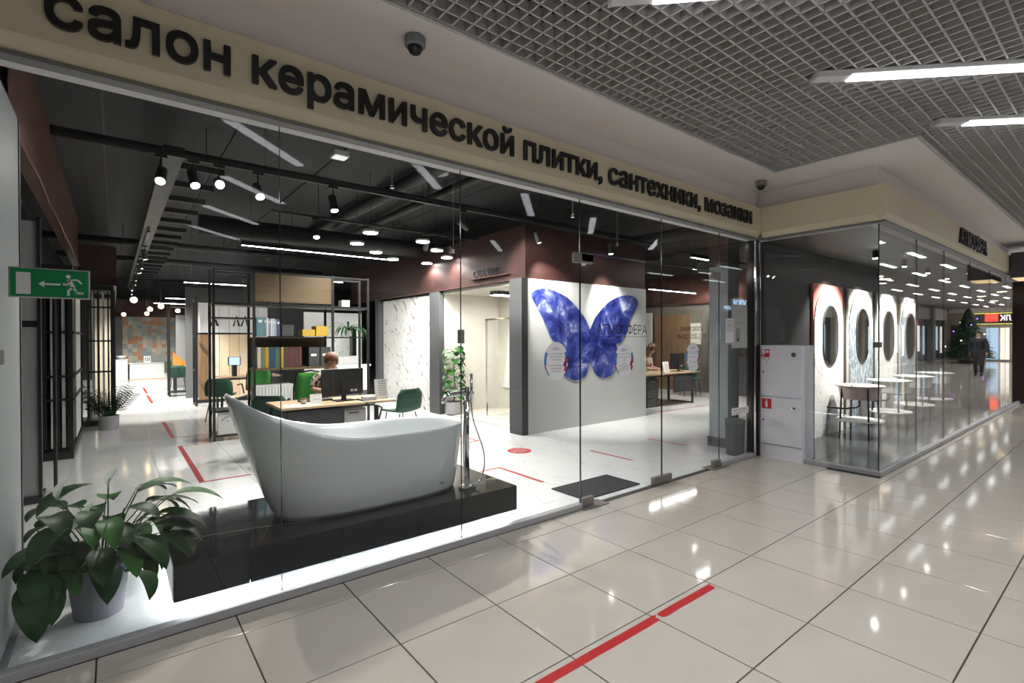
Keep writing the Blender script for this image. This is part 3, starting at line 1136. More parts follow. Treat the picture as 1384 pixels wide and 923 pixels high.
DL = ['front row, leftmost', 'second row, leftmost', 'third row, left', 'fourth row, left', 'front row, right', 'second row, right', 'third row, right', 'backmost by the copper band']
for q, (x, y) in enumerate([(0, 4.05), (.16, 4.98), (.74, 5.58), (1.32, 6.13), (.92, 4.19), (1.51, 4.77), (2.05, 5.33), (2.1, 6.2)]):
    disc_lamp(x, y, 'round white disc lamp hanging over the shop, ' + DL[q])


def linear_lamp(x0, x1, y, z, label, hz=3.95, w_=.045):
    t = thing('linear_lamp', label, 'lamp', ((x0 + x1) / 2, y, z), group='linear lamps inside the shop')
    box('housing', 'black', t, x0, x1, y - w_ / 2, y + w_ / 2, z + .004, z + .07)
    box('diffuser', 'lamp_shop', t, x0 + .01, x1 - .01, y - w_ / 2 + .004, y + w_ / 2 - .004, z, z + .004)
    for xx in (x0 + .15, x1 - .15):
        MB().cyl((xx, y, z + .07), (xx, y, hz), .003, n=6).build('cord', 'black', t)


linear_lamp(-1.25, 1.35, 6.42, 3.10, 'long black linear lamp hanging behind the disc lamps')
linear_lamp(7.65, 9.75, 4.85, 2.76, 'thin linear lamp before the glowing copper band')
linear_lamp(-1.75, -.55, 9.8, 2.75, 'short linear lamp above the plank display')
linear_lamp(-1.75, -.75, 14.6, 2.72, 'short linear lamp far back above the far desk')
linear_lamp(-1.9, -.9, 17.2, 2.72, 'linear lamp nearest the far mosaic wall')
linear_lamp(5.6, 7.0, 2.4, 3.05, 'linear lamp above the passage behind the entrance')
linear_lamp(-.4, 1.6, 9.6, 2.95, 'linear lamp in the room behind the shelving')
linear_lamp(2.75, 3.45, 4.8, 2.365, 'linear lamp inside the shower niche, widened to brighten it', 2.44, .22)  # made wide so that the niche walls turn out brighter

# tray with a row of small spots leading to the back
tr = thing('cable_tray', 'dark cable tray with cross fins running to the back of the shop', 'tray', (-2.4, 11, 3.4))
box('tray_body', 'duct', tr, -2.52, -2.34, 3.2, 20.5, 3.42, 3.50)
for i in range(22):
    box('fin', 'duct', tr, -2.34, -1.92, 3.6 + .78 * i, 3.64 + .78 * i, 3.40, 3.47)
r2 = box('track_rail', 'black', None, -2.47, -2.43, 7.5, 20, 3.34, 3.375)
tag(r2, 'black lighting rail under the cable tray', 'rail')
for q, (y, sd) in enumerate([(9.0, 1), (10.6, 1), (11.6, 1), (13.6, -1), (14.8, 1), (16.8, -1), (18.6, 1)]):
    spotlight(-2.45, y, 3.17, (-2.2 + .3 * sd, y + 1.4, .0), '%s small track spotlight under the cable tray, counted from the entrance' % ORD[q], 85, 85, rail=3.34)

# globe lamps far back
for q, (x, y, z) in enumerate([(-2.62, 9.0, 2.29), (-2.10, 10.6, 2.27), (-2.2, 12.7, 2.3), (-2.15, 15.4, 2.3), (-1.58, 13.1, 2.3), (-2.68, 16.4, 2.3)]):
    t = thing('globe_lamp', '%s small warm globe lamp hanging far back, counted from the entrance' % ORD[q], 'lamp', (x, y, z), group='warm globe lamps')
    MB().sphere((x, y, z), .055, n=12, m=8).build('globe', 'lamp_warm', t, smooth=True)
    MB().cyl((x, y, z + .05), (x, y, z + .09), .02, n=8).build('cap', 'black', t)
    MB().cyl((x, y, z + .08), (x, y, 3.95), .003, n=5).build('cord', 'black', t)

# ducts and pipes under the shop ceiling
def pipe(pts, r, label, m='duct', name='pipe'):
    o = MB().tube(pts, r, 14).build(name, m, None, smooth=True)
    tag(o, label, 'pipe')
    for i in range(0, 3):
        p = Vector(pts[0]).lerp(Vector(pts[-1]), .2 + .3 * i)
        MB().cyl((p.x, p.y, p.z + r * .8), (p.x, p.y, 3.95), .006, n=6).build('hanger', m, o)


pipe([(-1.8, 6.9, 3.46), (5.6, 6.9, 3.46)], .17, 'thick black air duct crossing the shop ceiling', name='air_duct')
pipe([(-4.0, 3.75, 3.60), (5.6, 3.75, 3.60)], .05, 'thin black pipe crossing above the disc lamps')
pipe([(.45, 1.0, 3.80), (.45, 12.3, 3.80)], .10, 'round dark duct running to the back, left of the pair', name='air_duct')
pipe([(1.12, 1.0, 3.80), (1.12, 12.3, 3.80)], .07, 'slim dark pipe running to the back beside the round duct')
pipe([(-4.0, 10.4, 3.60), (2.2, 10.4, 3.60)], .07, 'black pipe crossing behind the shelving')
pipe([(-4.0, 13.2, 3.60), (2.2, 13.2, 3.60)], .07, 'black pipe crossing far back')
pipe([(5.9, 1.9, 3.6), (5.9, 12, 3.6)], .12, 'dark duct over the passage right of the butterfly wall', name='air_duct')
pipe([(4.1, 1.6, 3.55), (9.9, 1.6, 3.55)], .07, 'dark pipe above the entrance passage')
for q, (x, y, z, lab) in enumerate([(-1.55, 1.3, 3.2, 'sprinkler on a thin drop pipe left of the clear joint'), (-.62, 2.0, 3.15, 'sprinkler on a drop pipe below the lettering'), (.75, 3.0, 2.75, 'sprinkler dropping between the disc lamps'), (1.35, 1.3, 3.0, 'sprinkler above the entrance door'), (3.0, 2.0, 2.95, 'sprinkler above the butterfly wall')]):
    t = thing('sprinkler', lab, 'sprinkler', (x, y, z))
    MB().cyl((x, y, z), (x, y, 3.95), .006, n=6).build('drop_pipe', 'mid_grey', t)
    MB().lathe((x, y, z), [(.02, -.03), (.024, -.028), (.008, -.022), (.008, -.01), (.018, 0), (.018, .012)], 10).build('head', 'chrome', t)
t = thing('ceiling_lamp', 'small square white lamp fixed high under the shop ceiling', 'lamp', (-.6, 3.55, 3.9))
box('housing', 'white', t, -.72, -.52, 3.45, 3.65, 3.88, 3.95, bevel=.01)
box('diffuser', mat('lamp_dim', (.8, .8, .8), .4, emit=.8), t, -.70, -.54, 3.47, 3.63, 3.875, 3.88)
t = thing('ceiling_speaker', 'round white ceiling speaker close to the sign edge', 'speaker', (.72, 3.33, 3.9))
MB().lathe((.72, 3.33, 3.88), [(.13, 0), (.14, .01), (.14, .07)], 24).build('grille', 'lens_off', t)

nx = thing('storefront', 'next storefront along the corridor beyond the dark pier', 'storefront', (27, -1.1, 0))
box('wall', 'opp_wall', nx, 14.02, 40.9, -1.085, -.99, 0, 2.79)
for k in range(9):
    xx = 14.3 + 2.9 * k
    box('glazing', 'opp_dark', nx, xx, xx + 2.4, -1.10, -1.085, .12, 2.5)
    box('lit_window', 'opp_lit', nx, xx + .3, xx + 1.0, -1.106, -1.10, .5, 2.1)
    for q in range(3):
        box('mullion', 'alu', nx, xx + 1.18 * q, xx + 1.18 * q + .04, -1.13, -1.10, .12, 2.5)

# ================================================================== BATHTUB PLATFORM
pf = thing('platform', 'low black marble platform with white light glowing underneath', 'platform', (-1.47, .86, 0))
PX0, PX1, PY0, PY1 = -2.68, -.27, .36, 1.36
box('core', 'black', pf, PX0 + .03, PX1 - .03, PY0 + .03, PY1 - .03, .105, .285)
box('plinth', 'white', pf, PX0 + .35, PX1 - .35, PY0 + .35, PY1 - .3, 0, .105)
sx = [PX0, -2.30, -1.745, -1.19, -.635, PX1]
for a, b in zip(sx, sx[1:]):
    box('front_tile', 'black_marble', pf, a + .0012, b - .0012, PY0, PY0 + .03, .10, .285)
for (a, b) in ((PX0, -1.47), (-1.47, PX1)):
    for (c, d) in ((PY0, .72), (.72, PY1)):
        box('top_slab', 'black_marble', pf, a + .001, b - .001, c + .001, d - .001, .285, .30)
for xx in (PX0, PX1 - .03):
    box('end_tile', 'black_marble', pf, xx, xx + .03, PY0 + .031, PY1, .10, .285)
box('front_light_strip', 'lamp_led', pf, PX0 + .05, PX1 - .05, PY0 + .035, PY0 + .055, .088, .10)
box('end_light_strip', 'lamp_led', pf, PX0 + .035, PX0 + .055, PY0 + .1, PY1 - .1, .088, .10)
box('end_light_strip', 'lamp_led', pf, PX1 - .055, PX1 - .035, PY0 + .1, PY1 - .1, .088, .10)

# ---- slipper bathtub
tb = thing('bathtub', 'white freestanding slipper bathtub with one high end', 'bathtub', (-1.4, .82, .30))
NT = 64


def tub_ring(kind, h):
    """h 0..1 from foot to rim; outer or inner skin"""
    r = []
    for k in range(NT):
        t = 2 * PI * k / NT
        ct, st_ = math.cos(t), math.sin(t)
        sq = (abs(ct) ** 2.7 + abs(st_) ** 2.7) ** (-1 / 2.7)
        ct2, st2 = ct * sq, st_ * sq
        bx, by = -1.35 + .695 * ct2, .815 + .265 * st2
        rx, ry = -1.475 + .885 * ct2, .82 + .385 * st2
        s_ = max(0, min(1, (-1.40 - rx) / .96))
        rz = .836 + .34 * s_ ** 2.3 + .0 * ct2
        e = h ** .82
        x, y, z = bx + (rx - bx) * e, by + (ry - by) * e, .30 + (rz - .30) * h
        if kind == 'in':
            cx_, cy_ = -1.45, .82
            L = math.hypot(x - cx_, y - cy_)
            q = 1 - .034 / L
            x, y = cx_ + (x - cx_) * q, cy_ + (y - cy_) * q
        r.append((x, y, z))
    return r


rings = [tub_ring('out', h) for h in (0, .06, .2, .4, .6, .8, .93, .985)]
rings += [[((a[0] * .5 + b[0] * .5), (a[1] * .5 + b[1] * .5), a[2] + .008) for a, b in zip(tub_ring('out', 1), tub_ring('in', 1))]]
inn = [tub_ring('in', h) for h in (.985, .9, .75, .55, .38)]
rings += inn
fl_ = [(p[0] * .8 + -1.4 * .2, p[1] * .8 + .82 * .2, .40) for p in inn[-1]]
fl2 = [(p[0] * .3 + -1.4 * .7, p[1] * .3 + .82 * .7, .39) for p in inn[-1]]
rings += [fl_, fl2]
MB().loft(rings).build('shell', 'tub_white', tb, smooth=True)
MB().cyl((-1.4, .82, .392), (-1.4, .82, .398), .035, n=18).build('drain', 'chrome', tb)
mb = MB()
mb.box(-.92, -.86, .563, .567, .385, .391)
mb.build('plate_mark', 'black', tb)

# ---- floor standing tub filler
ff = thing('tub_filler', 'tall chrome floor tap with hand shower beside the tub', 'tap', (-.638, .56, .30))
X, Y = -.638, .56
MB().lathe((X, Y, .30), [(.072, 0), (.072, .018), (.06, .026), (.02, .028)], 28).build('base', 'chrome', ff, smooth=False)
MB().cyl((X, Y, .326), (X, Y, 1.14), .021, n=18).build('pole', 'chrome', ff, smooth=True)
MB().tube([(X + .06, Y, 1.085), (X - .10, Y, 1.087), (X - .17, Y, 1.085), (X - .205, Y, 1.072), (X - .222, Y, 1.045), (X - .224, Y, 1.02)], [.017, .017, .017, .016, .015, .015], 14).build('spout', 'chrome', ff, smooth=True)
MB().cyl((X - .055, Y, 1.14), (X + .0, Y, 1.14), .005, n=8).build('lever', 'chrome', ff)
MB().tube([(X + .032, Y - .02, .98), (X + .032, Y - .02, 1.25)], [.010, .0125], 12).build('hand_shower', 'chrome', ff, smooth=True)
MB().cyl((X, Y, 1.02), (X + .034, Y - .02, 1.02), .012, n=10).build('holder', 'chrome', ff)
MB().cyl((X - .03, Y, 1.005), (X - .012, Y, 1.005), .014, n=12).build('knob', 'chrome', ff)
ctrl = [(X + .032, Y - .02, .98), (X + .05, Y - .022, .86), (X + .10, Y - .03, .72), (X + .145, Y - .03, .6), (X + .155, Y - .03, .48), (X + .125, Y - .03, .38), (X + .07, Y - .03, .332), (X + .015, Y - .03, .345), (X - .035, Y - .03, .42), (X - .05, Y - .025, .55), (X - .045, Y - .02, .75), (X - .03, Y - .01, .92), (X - .022, Y, 1.0)]
P = []
for i in range(len(ctrl) - 1):
    p0, p1, p2, p3 = (Vector(ctrl[max(0, min(len(ctrl) - 1, i + q))]) for q in (-1, 0, 1, 2))
    for t in (0, .25, .5, .75):
        P.append(.5 * ((2 * p1) + (p2 - p0) * t + (2 * p0 - 5 * p1 + 4 * p2 - p3) * t * t + (3 * p1 - p0 - 3 * p2 + p3) * t ** 3))
P.append(Vector(ctrl[-1]))
MB().tube(P, .0065, 8).build('hose', 'chrome', ff, smooth=True)


# ================================================================== PLANTS
def leaf_blade(mb, base, d0, length, width, droop, up=Vector((0, 0, 1)), fold=.25, nseg=8, tipdrop=0.0):
    """a leaf that leaves base along d0 and bends down by droop radians in all"""
    p = Vector(base)
    d = Vector(d0).normalized()
    side = d.cross(up)
    if side.length < 1e-3:
        side = Vector((1, 0, 0))
    side.normalize()
    seg = length / nseg
    rows = []
    for i in range(nseg + 1):
        t = i / nseg
        wdt = width * .5 * (math.sin(PI * min(1, t ** .8)) ** .75 if 0 < t < 1 else 0) + .0008
        nrm = side.cross(d).normalized()
        rows.append((p - side * wdt + nrm * wdt * fold, p - side * wdt * .5 + nrm * wdt * fold * .35, p.copy(), p + side * wdt * .5 + nrm * wdt * fold * .35, p + side * wdt + nrm * wdt * fold))
        q = Matrix.Rotation(-(droop / nseg) * (1 + tipdrop * t), 3, side)
        d = (q @ d).normalized()
        p = p + d * seg
    n0 = len(mb.v)
    for r in rows:
        mb.v += [tuple(x) for x in r]
    for i in range(nseg):
        for j in range(4):
            a = n0 + i * 5 + j
            mb.f.append((a, a + 1, a + 6, a + 5))
            mb.mi.append(mb.m)
    return mb


# ---- peace lily
lily = thing('potted_peace_lily', 'leafy peace lily with white flowers in a lilac-grey pot behind the glass', 'plant', (-3.0, .74, 0))
LX, LY = -3.0, .74
MB().lathe((LX, LY, 0), [(.108, 0), (.112, .01), (.145, .275), (.145, .285), (.135, .285), (.13, .25), (.12, .245)], 32, True, True).build('pot', 'pot_lilac', lily, smooth=False)
MB().lathe((LX, LY, 0), [(.13, .246), (.13, .252)], 24).build('soil', 'soil', lily)
rnd = random.Random(11)
specs = []
# (target tip dx, dy, dz above floor) chosen leaf by leaf from the plant's habit
for i in range(48):
    az = i * 2.399963 + rnd.uniform(-.3, .3)
    ring = i / 48
    specs.append((az, .16 + .20 * ring + rnd.uniform(-.03, .05), .62 - .36 * ring + rnd.uniform(-.04, .05), rnd.uniform(.18, .26)))
specs = [(a_, b_ * 1.05, c_, d_ * 1.28) for a_, b_, c_, d_ in specs]
specs += [(-.05, .34, .60, .30), (-.25, .30, .50, .27), (-.6, .30, .42, .26), (.25, .30, .55, .24), (PI - .3, .28, .50, .26), (PI + .5, .26, .38, .26), (-1.6, .20, .56, .25), (-1.2, .27, .38, .24), (-2.0, .26, .36, .28), (-2.5, .24, .42, .25), (PI * .9, .33, .44, .22), (-1.9, .15, .46, .27), (-1.5, .13, .40, .27), (-1.1, .16, .45, .28), (-2.4, .17, .40, .29), (-.8, .20, .36, .26), (-2.8, .20, .36, .28), (-.3, .26, .46, .30), (-1.7, .10, .60, .26), (.5, .2, .62, .26)]
for az, rad, hz, ln in specs:
    dirv = Vector((math.cos(az), math.sin(az), 0))
    root = Vector((LX, LY, .25)) + dirv * rnd.uniform(.02, .08)
    tip = Vector((LX, LY, 0)) + dirv * rad + Vector((0, 0, hz))
    # keep inside the pane and clear of the pier
    tip.y = max(tip.y, GY + .12)
    tip.x = max(tip.x, -3.26)
    mid = root.lerp(tip, .55) + Vector((0, 0, .05))
    mb = MB()
    mb.m = 0
    mb.tube([root, mid, tip], [.0045, .004, .003], 5, caps=False)
    mb.m = 1
    ld = (tip - mid).normalized() * .6 + dirv * .8
    end = tip + ld.normalized() * ln
    if end.y < GY + .02:
        ld.y = abs(ld.y) * .3
    if end.x < -3.37:
        ld.x = abs(ld.x) * .2
    leaf_blade(mb, tip, ld, ln, ln * rnd.uniform(.40, .48), rnd.uniform(.9, 1.8), fold=.2, nseg=8)
    mb.build('leaf', ['stem', 'leaf_dark' if rnd.random() < .72 else 'leaf_mid'], lily, smooth=True)
for (fx, fy, fz) in ((-2.955, .74, .70), (-3.17, .74, .67), (-3.06, .60, .55)):
    mb = MB()
    mb.m = 0
    mb.tube([(LX + .02, LY, .27), ((LX + fx) / 2 + .02, (LY + fy) / 2, .5), (fx, fy, fz)], .004, 5, caps=False)
    mb.m = 1
    leaf_blade(mb, (fx, fy, fz), (.25, .1, 1), .115, .085, .25, fold=.5, nseg=6)
    mb.m = 2
    mb.tube([(fx, fy, fz), (fx + .004, fy - .004, fz + .05)], [.006, .005], 6)
    mb.build('flower', ['stem', 'spathe', 'spathe'], lily, smooth=True)

# ---- ZZ plant by the racks
zz = thing('potted_zz_plant', 'glossy feathery plant in a grey cylinder pot by the racks', 'plant', (-3.03, 8.35, 0))
ZX, ZY = -3.00, 8.12
MB().lathe((ZX, ZY, 0), [(.135, 0), (.14, .01), (.145, .24), (.13, .24), (.125, .21)], 24).build('pot', 'pot_grey', zz)
MB().lathe((ZX, ZY, 0), [(.124, .209), (.124, .214)], 16).build('soil', 'soil', zz)
for i in range(18):
    az = i * 2.4
    lean = .2 + .35 * rnd.random()
    d = Vector((math.cos(az) * lean, math.sin(az) * lean * .6, 1)).normalized()
    L = rnd.uniform(.34, .56)
    mb = MB()
    mb.m = 0
    root = Vector((ZX, ZY, .21)) + Vector((math.cos(az), math.sin(az), 0)) * .05
    pts = [root + d * L * t + Vector((math.cos(az), math.sin(az) * .5, 0)) * .12 * t * t for t in (0, .33, .66, 1)]
    mb.tube(pts, [.009, .007, .005, .003], 5)
    mb.m = 1
    for k in range(10):
        t = .25 + .075 * k
        p = pts[0].lerp(pts[-1], t) + Vector((math.cos(az), math.sin(az) * .5, 0)) * .02
        for sd in (-1, 1):
            sv = d.cross(Vector((0, 1, 0))).normalized() * sd
            leaf_blade(mb, p, sv * .8 + d * .6, .11, .055, .3, nseg=4)
    mb.build('frond', ['stem', 'leaf_dark'], zz, smooth=True)

# ---- variegated plant in the niche
mo = thing('potted_foliage_plant', 'tall variegated foliage plant in a grey pot inside the shower niche', 'plant', (2.45, 5.74, .02))
MX, MY = 2.45, 5.74
MB().lathe((MX, MY, .02), [(.14, 0), (.165, .02), (.175, .12), (.165, .25), (.155, .25), (.15, .22)], 24).build('pot', 'pot_grey', mo)
MB().lathe((MX, MY, .02), [(.15, .218), (.15, .224)], 16).build('soil', 'soil', mo)
MB().tube([(MX, MY, .23), (MX + .02, MY, .6), (MX - .01, MY, .95), (MX, MY, 1.2)], [.014, .012, .01, .006], 7).build('stem', 'stem', mo)
for i in range(38):
    az = i * 2.4
    z = .32 + .027 * i
    d = Vector((math.cos(az), min(.15, math.sin(az) * .8), .5))
    mb = MB()
    mb.m = 0
    p = Vector((MX, MY, z))
    q = p + d.normalized() * .10
    mb.tube([p, q], .005, 5, caps=False)
    mb.m = 1
    leaf_blade(mb, q, d + Vector((0, 0, -.5)), .20, .17, 1.1, nseg=6)
    mb.build('leaf', ['stem', 'leaf_pale' if i % 2 else 'leaf_mid'], mo, smooth=True)

# ================================================================== LEFT RACKS
bd = thing('display_board', 'pale two-part sample board beside the black upright', 'board', (-3.72, 3.9, 0))
box('upper_sample', 'light_grey', bd, -3.80, -3.49, 3.60, 3.63, 1.72, 2.66)
box('lower_sample', 'light_grey', bd, -3.80, -3.49, 3.60, 3.63, .06, 1.66)
box('upright', 'black_metal', bd, -3.49, -3.465, 3.572, 3.645, 0, 2.7)
box('middle_rail', 'black_metal', bd, -3.80, -3.49, 3.60, 3.64, 1.66, 1.72)
box('foot', 'black_metal', bd, -3.80, -3.465, 3.55, 3.9, 0, .06)
o = MB().cyl((-3.40, 4.0, 0), (-3.40, 4.0, 2.05), .016, n=10).build('floor_pole', 'black_metal')
tag(o, 'thin black pole standing on the white floor before the racks', 'pole')

rk = thing('display_rack', 'large black rack of upright sample panels, nearer one', 'rack', (-3.6, 6.9, 0))
box('base', 'black_metal', rk, -4.10, -3.34, 5.70, 8.20, 0, .10)
box('top_rail', 'black_metal', rk, -4.10, -3.34, 5.70, 8.20, 2.42, 2.5)
for yy in (5.72, 8.18):
    for xx in (-4.06, -3.36):
        box('upright', 'black_metal', rk, xx - .02, xx + .02, yy - .02, yy + .02, .10, 2.42)
for xx, hw, m in ((-4.0, .02, 'black'), (-3.9, .02, 'black'), (-3.80, .02, 'black'), (-3.70, .02, 'black'), (-3.62, .02, 'black'), (-3.545, .017, 'white'), (-3.495, .02, 'black'), (-3.438, .017, 'white'), (-3.385, .02, 'black')):
    box('sample_panel', m, rk, xx - hw, xx + hw, 5.78, 8.10, .14, 2.38)
box('sample_panel', 'white', rk, -3.36, -3.348, 6.62, 7.8, .14, 2.38)
for zz_ in (.75, 1.05, 1.62):
    box('cross_rail', 'black_metal', rk, -4.06, -3.34, 5.74, 5.76, zz_, zz_ + .03)
    box('side_rail', 'black_metal', rk, -3.345, -3.325, 5.72, 8.18, zz_, zz_ + .03)
rk = thing('display_rack', 'narrow black rack of slatted sample panels behind the zz plant', 'rack', (-3.1, 8.9, 0))
box('base', 'black_metal', rk, -3.32, -2.92, 8.66, 9.6, 0, .10)
box('top_rail', 'black_metal', rk, -3.32, -2.92, 8.66, 9.6, 2.42, 2.5)
for k in range(6):
    xx = -3.29 + .072 * k
    box('sample_panel', 'white' if k % 2 else 'black', rk, xx - .010, xx + .010, 8.70, 9.55, .14, 2.4)
for zz_ in (.3, .95, 1.5, 2.1):
    box('cross_rail', 'black_metal', rk, -3.32, -2.92, 8.66, 8.68, zz_, zz_ + .03)
box('upright', 'black_metal', rk, -2.97, -2.90, 8.66, 9.6, .10, 2.42)
rk = thing('display_rack', 'black framed rack along the passage towards the mosaic wall', 'rack', (-3.0, 13, 0))
box('base', 'black_metal', rk, -3.30, -2.90, 10.4, 19.0, 0, .10)
box('top_rail', 'black_metal', rk, -3.30, -2.90, 10.4, 19.0, 2.40, 2.48)
for k in range(12):
    box('sample_panel', 'mid_grey' if k % 3 else 'plank_cream', rk, -3.26, -2.93, 10.6 + .7 * k, 10.64 + .7 * k, .12, 2.38)

# ================================================================== FAR END
o = MB()
o.box(-2.46, -.95, 21.0, 21.58, .02, .61)
t2 = thing('bathtub', 'white boxed bathtub before the mosaic wall', 'bathtub', (-1.7, 21.3, 0))
o.build('panel', 'white_gloss', t2, bevel=.02)
box('rim', 'white_gloss', t2, -2.49, -.92, 20.97, 21.6, .61, .64, bevel=.01)
box('kick_rail', 'plank_honey', t2, -2.46, -.95, 20.99, 21.02, 0, .03)
o = box('towel', 'green_towel', None, -1.38, -1.12, 20.93, 20.96, .22, .66)
tag(o, 'olive green towel hung over the boxed bathtub', 'towel')
pd = thing('pedestal', 'white square pedestal left of the boxed bathtub', 'pedestal', (-2.72, 20.9, 0))
box('column', 'white', pd, -2.88, -2.52, 20.7, 21.1, 0, .78, bevel=.01)
box('top_plate', 'white', pd, -2.90, -2.50, 20.68, 21.12, .78, .80)
vz = thing('sink_bowl', 'small white bowl on the pedestal', 'bowl', (-2.7, 20.9, .8))
MB().lathe((-2.7, 20.9, .80), [(.07, 0), (.14, .06), (.16, .12), (.15, .12), (.12, .06), (.03, .02)], 18).build('bowl', 'white_gloss', vz, smooth=True)
fr = thing('standing_frame', 'small white framed card on the boxed bathtub rim', 'frame', (-1.9, 21.1, .64))
box('card', 'paper', fr, -2.02, -1.80, 21.08, 21.10, .64, .90)
mb = MB()
for i in range(3):
    mb.box(-1.98 + .06 * i, -1.95 + .06 * i, 21.077, 21.08, .70, .84)
mb.build('print', 'mid_grey', fr)

# ================================================================== FURNITURE
def make_chair():
    t = thing('shell_chair', 'chair', 'chair', group='green shell chairs')
    # seat pad
    mb = MB()
    prof = []
    for i in range(9):
        a = i / 8
        prof.append(a)
    # one-piece upholstered shell: seat curve running up into the back
    path = [(.22, .445), (.19, .455), (.05, .45), (-.10, .45), (-.17, .47), (-.20, .53), (-.215, .62), (-.225, .72), (-.232, .80)]
    wid = [.20, .225, .235, .235, .235, .235, .235, .225, .17]
    up = [-.0, 0, .0, .0, .01, .02, .02, .015, .0]
    th = .022
    rows_t, rows_b = [], []
    for i, (y, z) in enumerate(path):
        y0, z0 = path[max(0, i - 1)]
        y1, z1 = path[min(len(path) - 1, i + 1)]
        d = Vector((0, y1 - y0, z1 - z0)).normalized()
        n = Vector((1, 0, 0)).cross(d)
        if n.z < 0 and i < 4:
            n = -n
        if i >= 4 and n.y < 0:
            n = -n
        rt, rb = [], []
        for k in range(7):
            s_ = -1 + k / 3
            bulge = .03 * s_ * s_
            rt.append(Vector((s_ * wid[i], y, z)) + n * (th + bulge))
            rb.append(Vector((s_ * wid[i], y, z)) + n * (bulge - th * .2))
        rows_t.append(rt)
        rows_b.append(list(reversed(rb)))
    seat = [a + b for a, b in zip(rows_t, rows_b)]
    MB().loft(seat[:5]).build('seat', 'green_velvet', t, smooth=True)
    MB().loft(seat[4:]).build('backrest', 'green_velvet', t, smooth=True)
    for sx_ in (-1, 1):
        for (y0, y1) in ((.15, .21), (-.13, -.20)):
            MB().tube([(sx_ * .15, y0, .45), (sx_ * .22, y1, 0)], .009, 8).build('leg', 'black_metal', t)
        MB().tube([(sx_ * .19, .18, .22), (sx_ * .19, -.165, .22)], .006, 6).build('stretcher', 'black_metal', t)
    MB().tube([(-.19, -.165, .22), (.19, -.165, .22)], .006, 6).build('stretcher', 'black_metal', t)
    return t


ch0 = make_chair()
chairs = [((-1.22, 4.32), R(-38), 'dark green shell chair right behind the high tub end'),
          ((.44, 3.98), R(15), 'dark green shell chair in front of the marble slab'),
          ((-1.33, 8.0), R(-20), 'dark green shell chair before the plank display'),
          ((-1.50, 14.2), R(-10), 'dark green shell chair at the far desk'),
          ((9.0, 4.55), R(140), 'dark green shell chair at the far end of the second desk')]
for q, ((x, y), rz, lab) in enumerate(chairs):
    o = ch0 if q == 0 else copy_tree(ch0)
    o.location = (x, y, 0)
    o.rotation_euler = (0, 0, rz)
    o['label'] = lab


def make_office_chair():
    t = thing('office_chair', 'chair', 'chair', group='bright green office chairs')
    rows = []
    for i in range(7):
        z = .52 + .085 * i
        wv = .22 * (1 - .25 * (i / 6) ** 3)
        y = -.22 - .03 * math.sin(i / 6 * PI)
        rows.append([(s_ * wv, y + .05 * s_ * s_, z) for s_ in (-1, -.5, 0, .5, 1)] + [(s_ * wv, y - .02 + .05 * s_ * s_, z) for s_ in (1, .5, 0, -.5, -1)])
    MB().loft(rows).build('backrest', 'green_bright', t, smooth=True)
    fp = [Vector((-.235, -.18, .52)), Vector((-.235, -.2, .8)), Vector((-.20, -.24, 1.02)), Vector((0, -.255, 1.06)), Vector((.20, -.24, 1.02)), Vector((.235, -.2, .8)), Vector((.235, -.18, .52))]
    MB().tube(fp, .014, 8).build('back_frame', 'black', t, smooth=True)
    box('seat', 'charcoal', t, -.24, .24, -.2, .24, .37, .44, bevel=.03)
    MB().cyl((0, 0, .10), (0, 0, .37), .028, n=12).build('gas_lift', 'black', t)
    for k in range(5):
        a = 2 * PI * k / 5
        ba = MB().bar((0, 0, .10), (.28 * math.cos(a), .28 * math.sin(a), .07), .04, .03).build('base_arm', 'black', t)
        MB().sphere((.28 * math.cos(a), .28 * math.sin(a), .03), .03, n=10, m=6).build('castor', 'black', ba)
    for sx_ in (-1, 1):
        MB().tube([(sx_ * .25, -.1, .47), (sx_ * .29, -.1, .66), (sx_ * .29, .12, .66)], .014, 8).build('armrest', 'black', t)
    return t


oc0 = make_office_chair()
for q, ((x, y), rz, lab) in enumerate([((-.66, 4.74), R(160), 'bright green mesh office chair under the person behind the monitor'), ((-.75, 7.9), R(150), 'bright green mesh office chair seen through the shelving'),
                                       ((7.08, 4.84), R(190), 'office chair under the long-haired person at the second desk')]):
    o = oc0 if q == 0 else copy_tree(oc0)
    o.location = (x, y, 0)
    o.rotation_euler = (0, 0, rz)
    o['label'] = lab


# ---- desk 1
def desk(x0, x1, y0, y1, label, h=.745):
    t = thing('desk', label, 'desk', ((x0 + x1) / 2, (y0 + y1) / 2, 0))
    box('desktop', 'wood_desk', t, x0, x1, y0, y1, h - .028, h, bevel=.003)
    for xx in (x0 + .04, x1 - .25):
        for yy in (y0 + .06, y1 - .06):
            box('leg', 'black_metal', t, xx - .022, xx + .022, yy - .022, yy + .022, 0, h - .06)
        box('leg_rail', 'black_metal', t, xx - .022, xx + .022, y0 + .08, y1 - .08, 0, .03)
    box('frame_rail', 'black_metal', t, x0 + .04, x1 - .25, y0 + .10, y0 + .13, h - .07, h - .028)
    return t


dk = desk(-1.43, -.02, 3.19, 3.95, 'light wooden desk with black fabric front panel behind the tub')
box('front_screen', 'fabric_panel', dk, -1.37, -.70, 3.20, 3.225, .33, .70, bevel=.01)
cb_ = thing('drawer_unit', 'white ribbed drawer unit under the wooden desk', 'drawers', (-.58, 3.6, 0))
box('carcass', 'light_grey', cb_, -.68, -.34, 3.42, 3.88, .02, .64)
for k in range(3):
    dr = box('drawer', 'white', cb_, -.675, -.345, 3.40, 3.42, .04 + .2 * k, .22 + .2 * k, bevel=.004)
    box('handle', 'black_metal', dr, -.57, -.45, 3.388, 3.40, .185 + .2 * k, .195 + .2 * k)


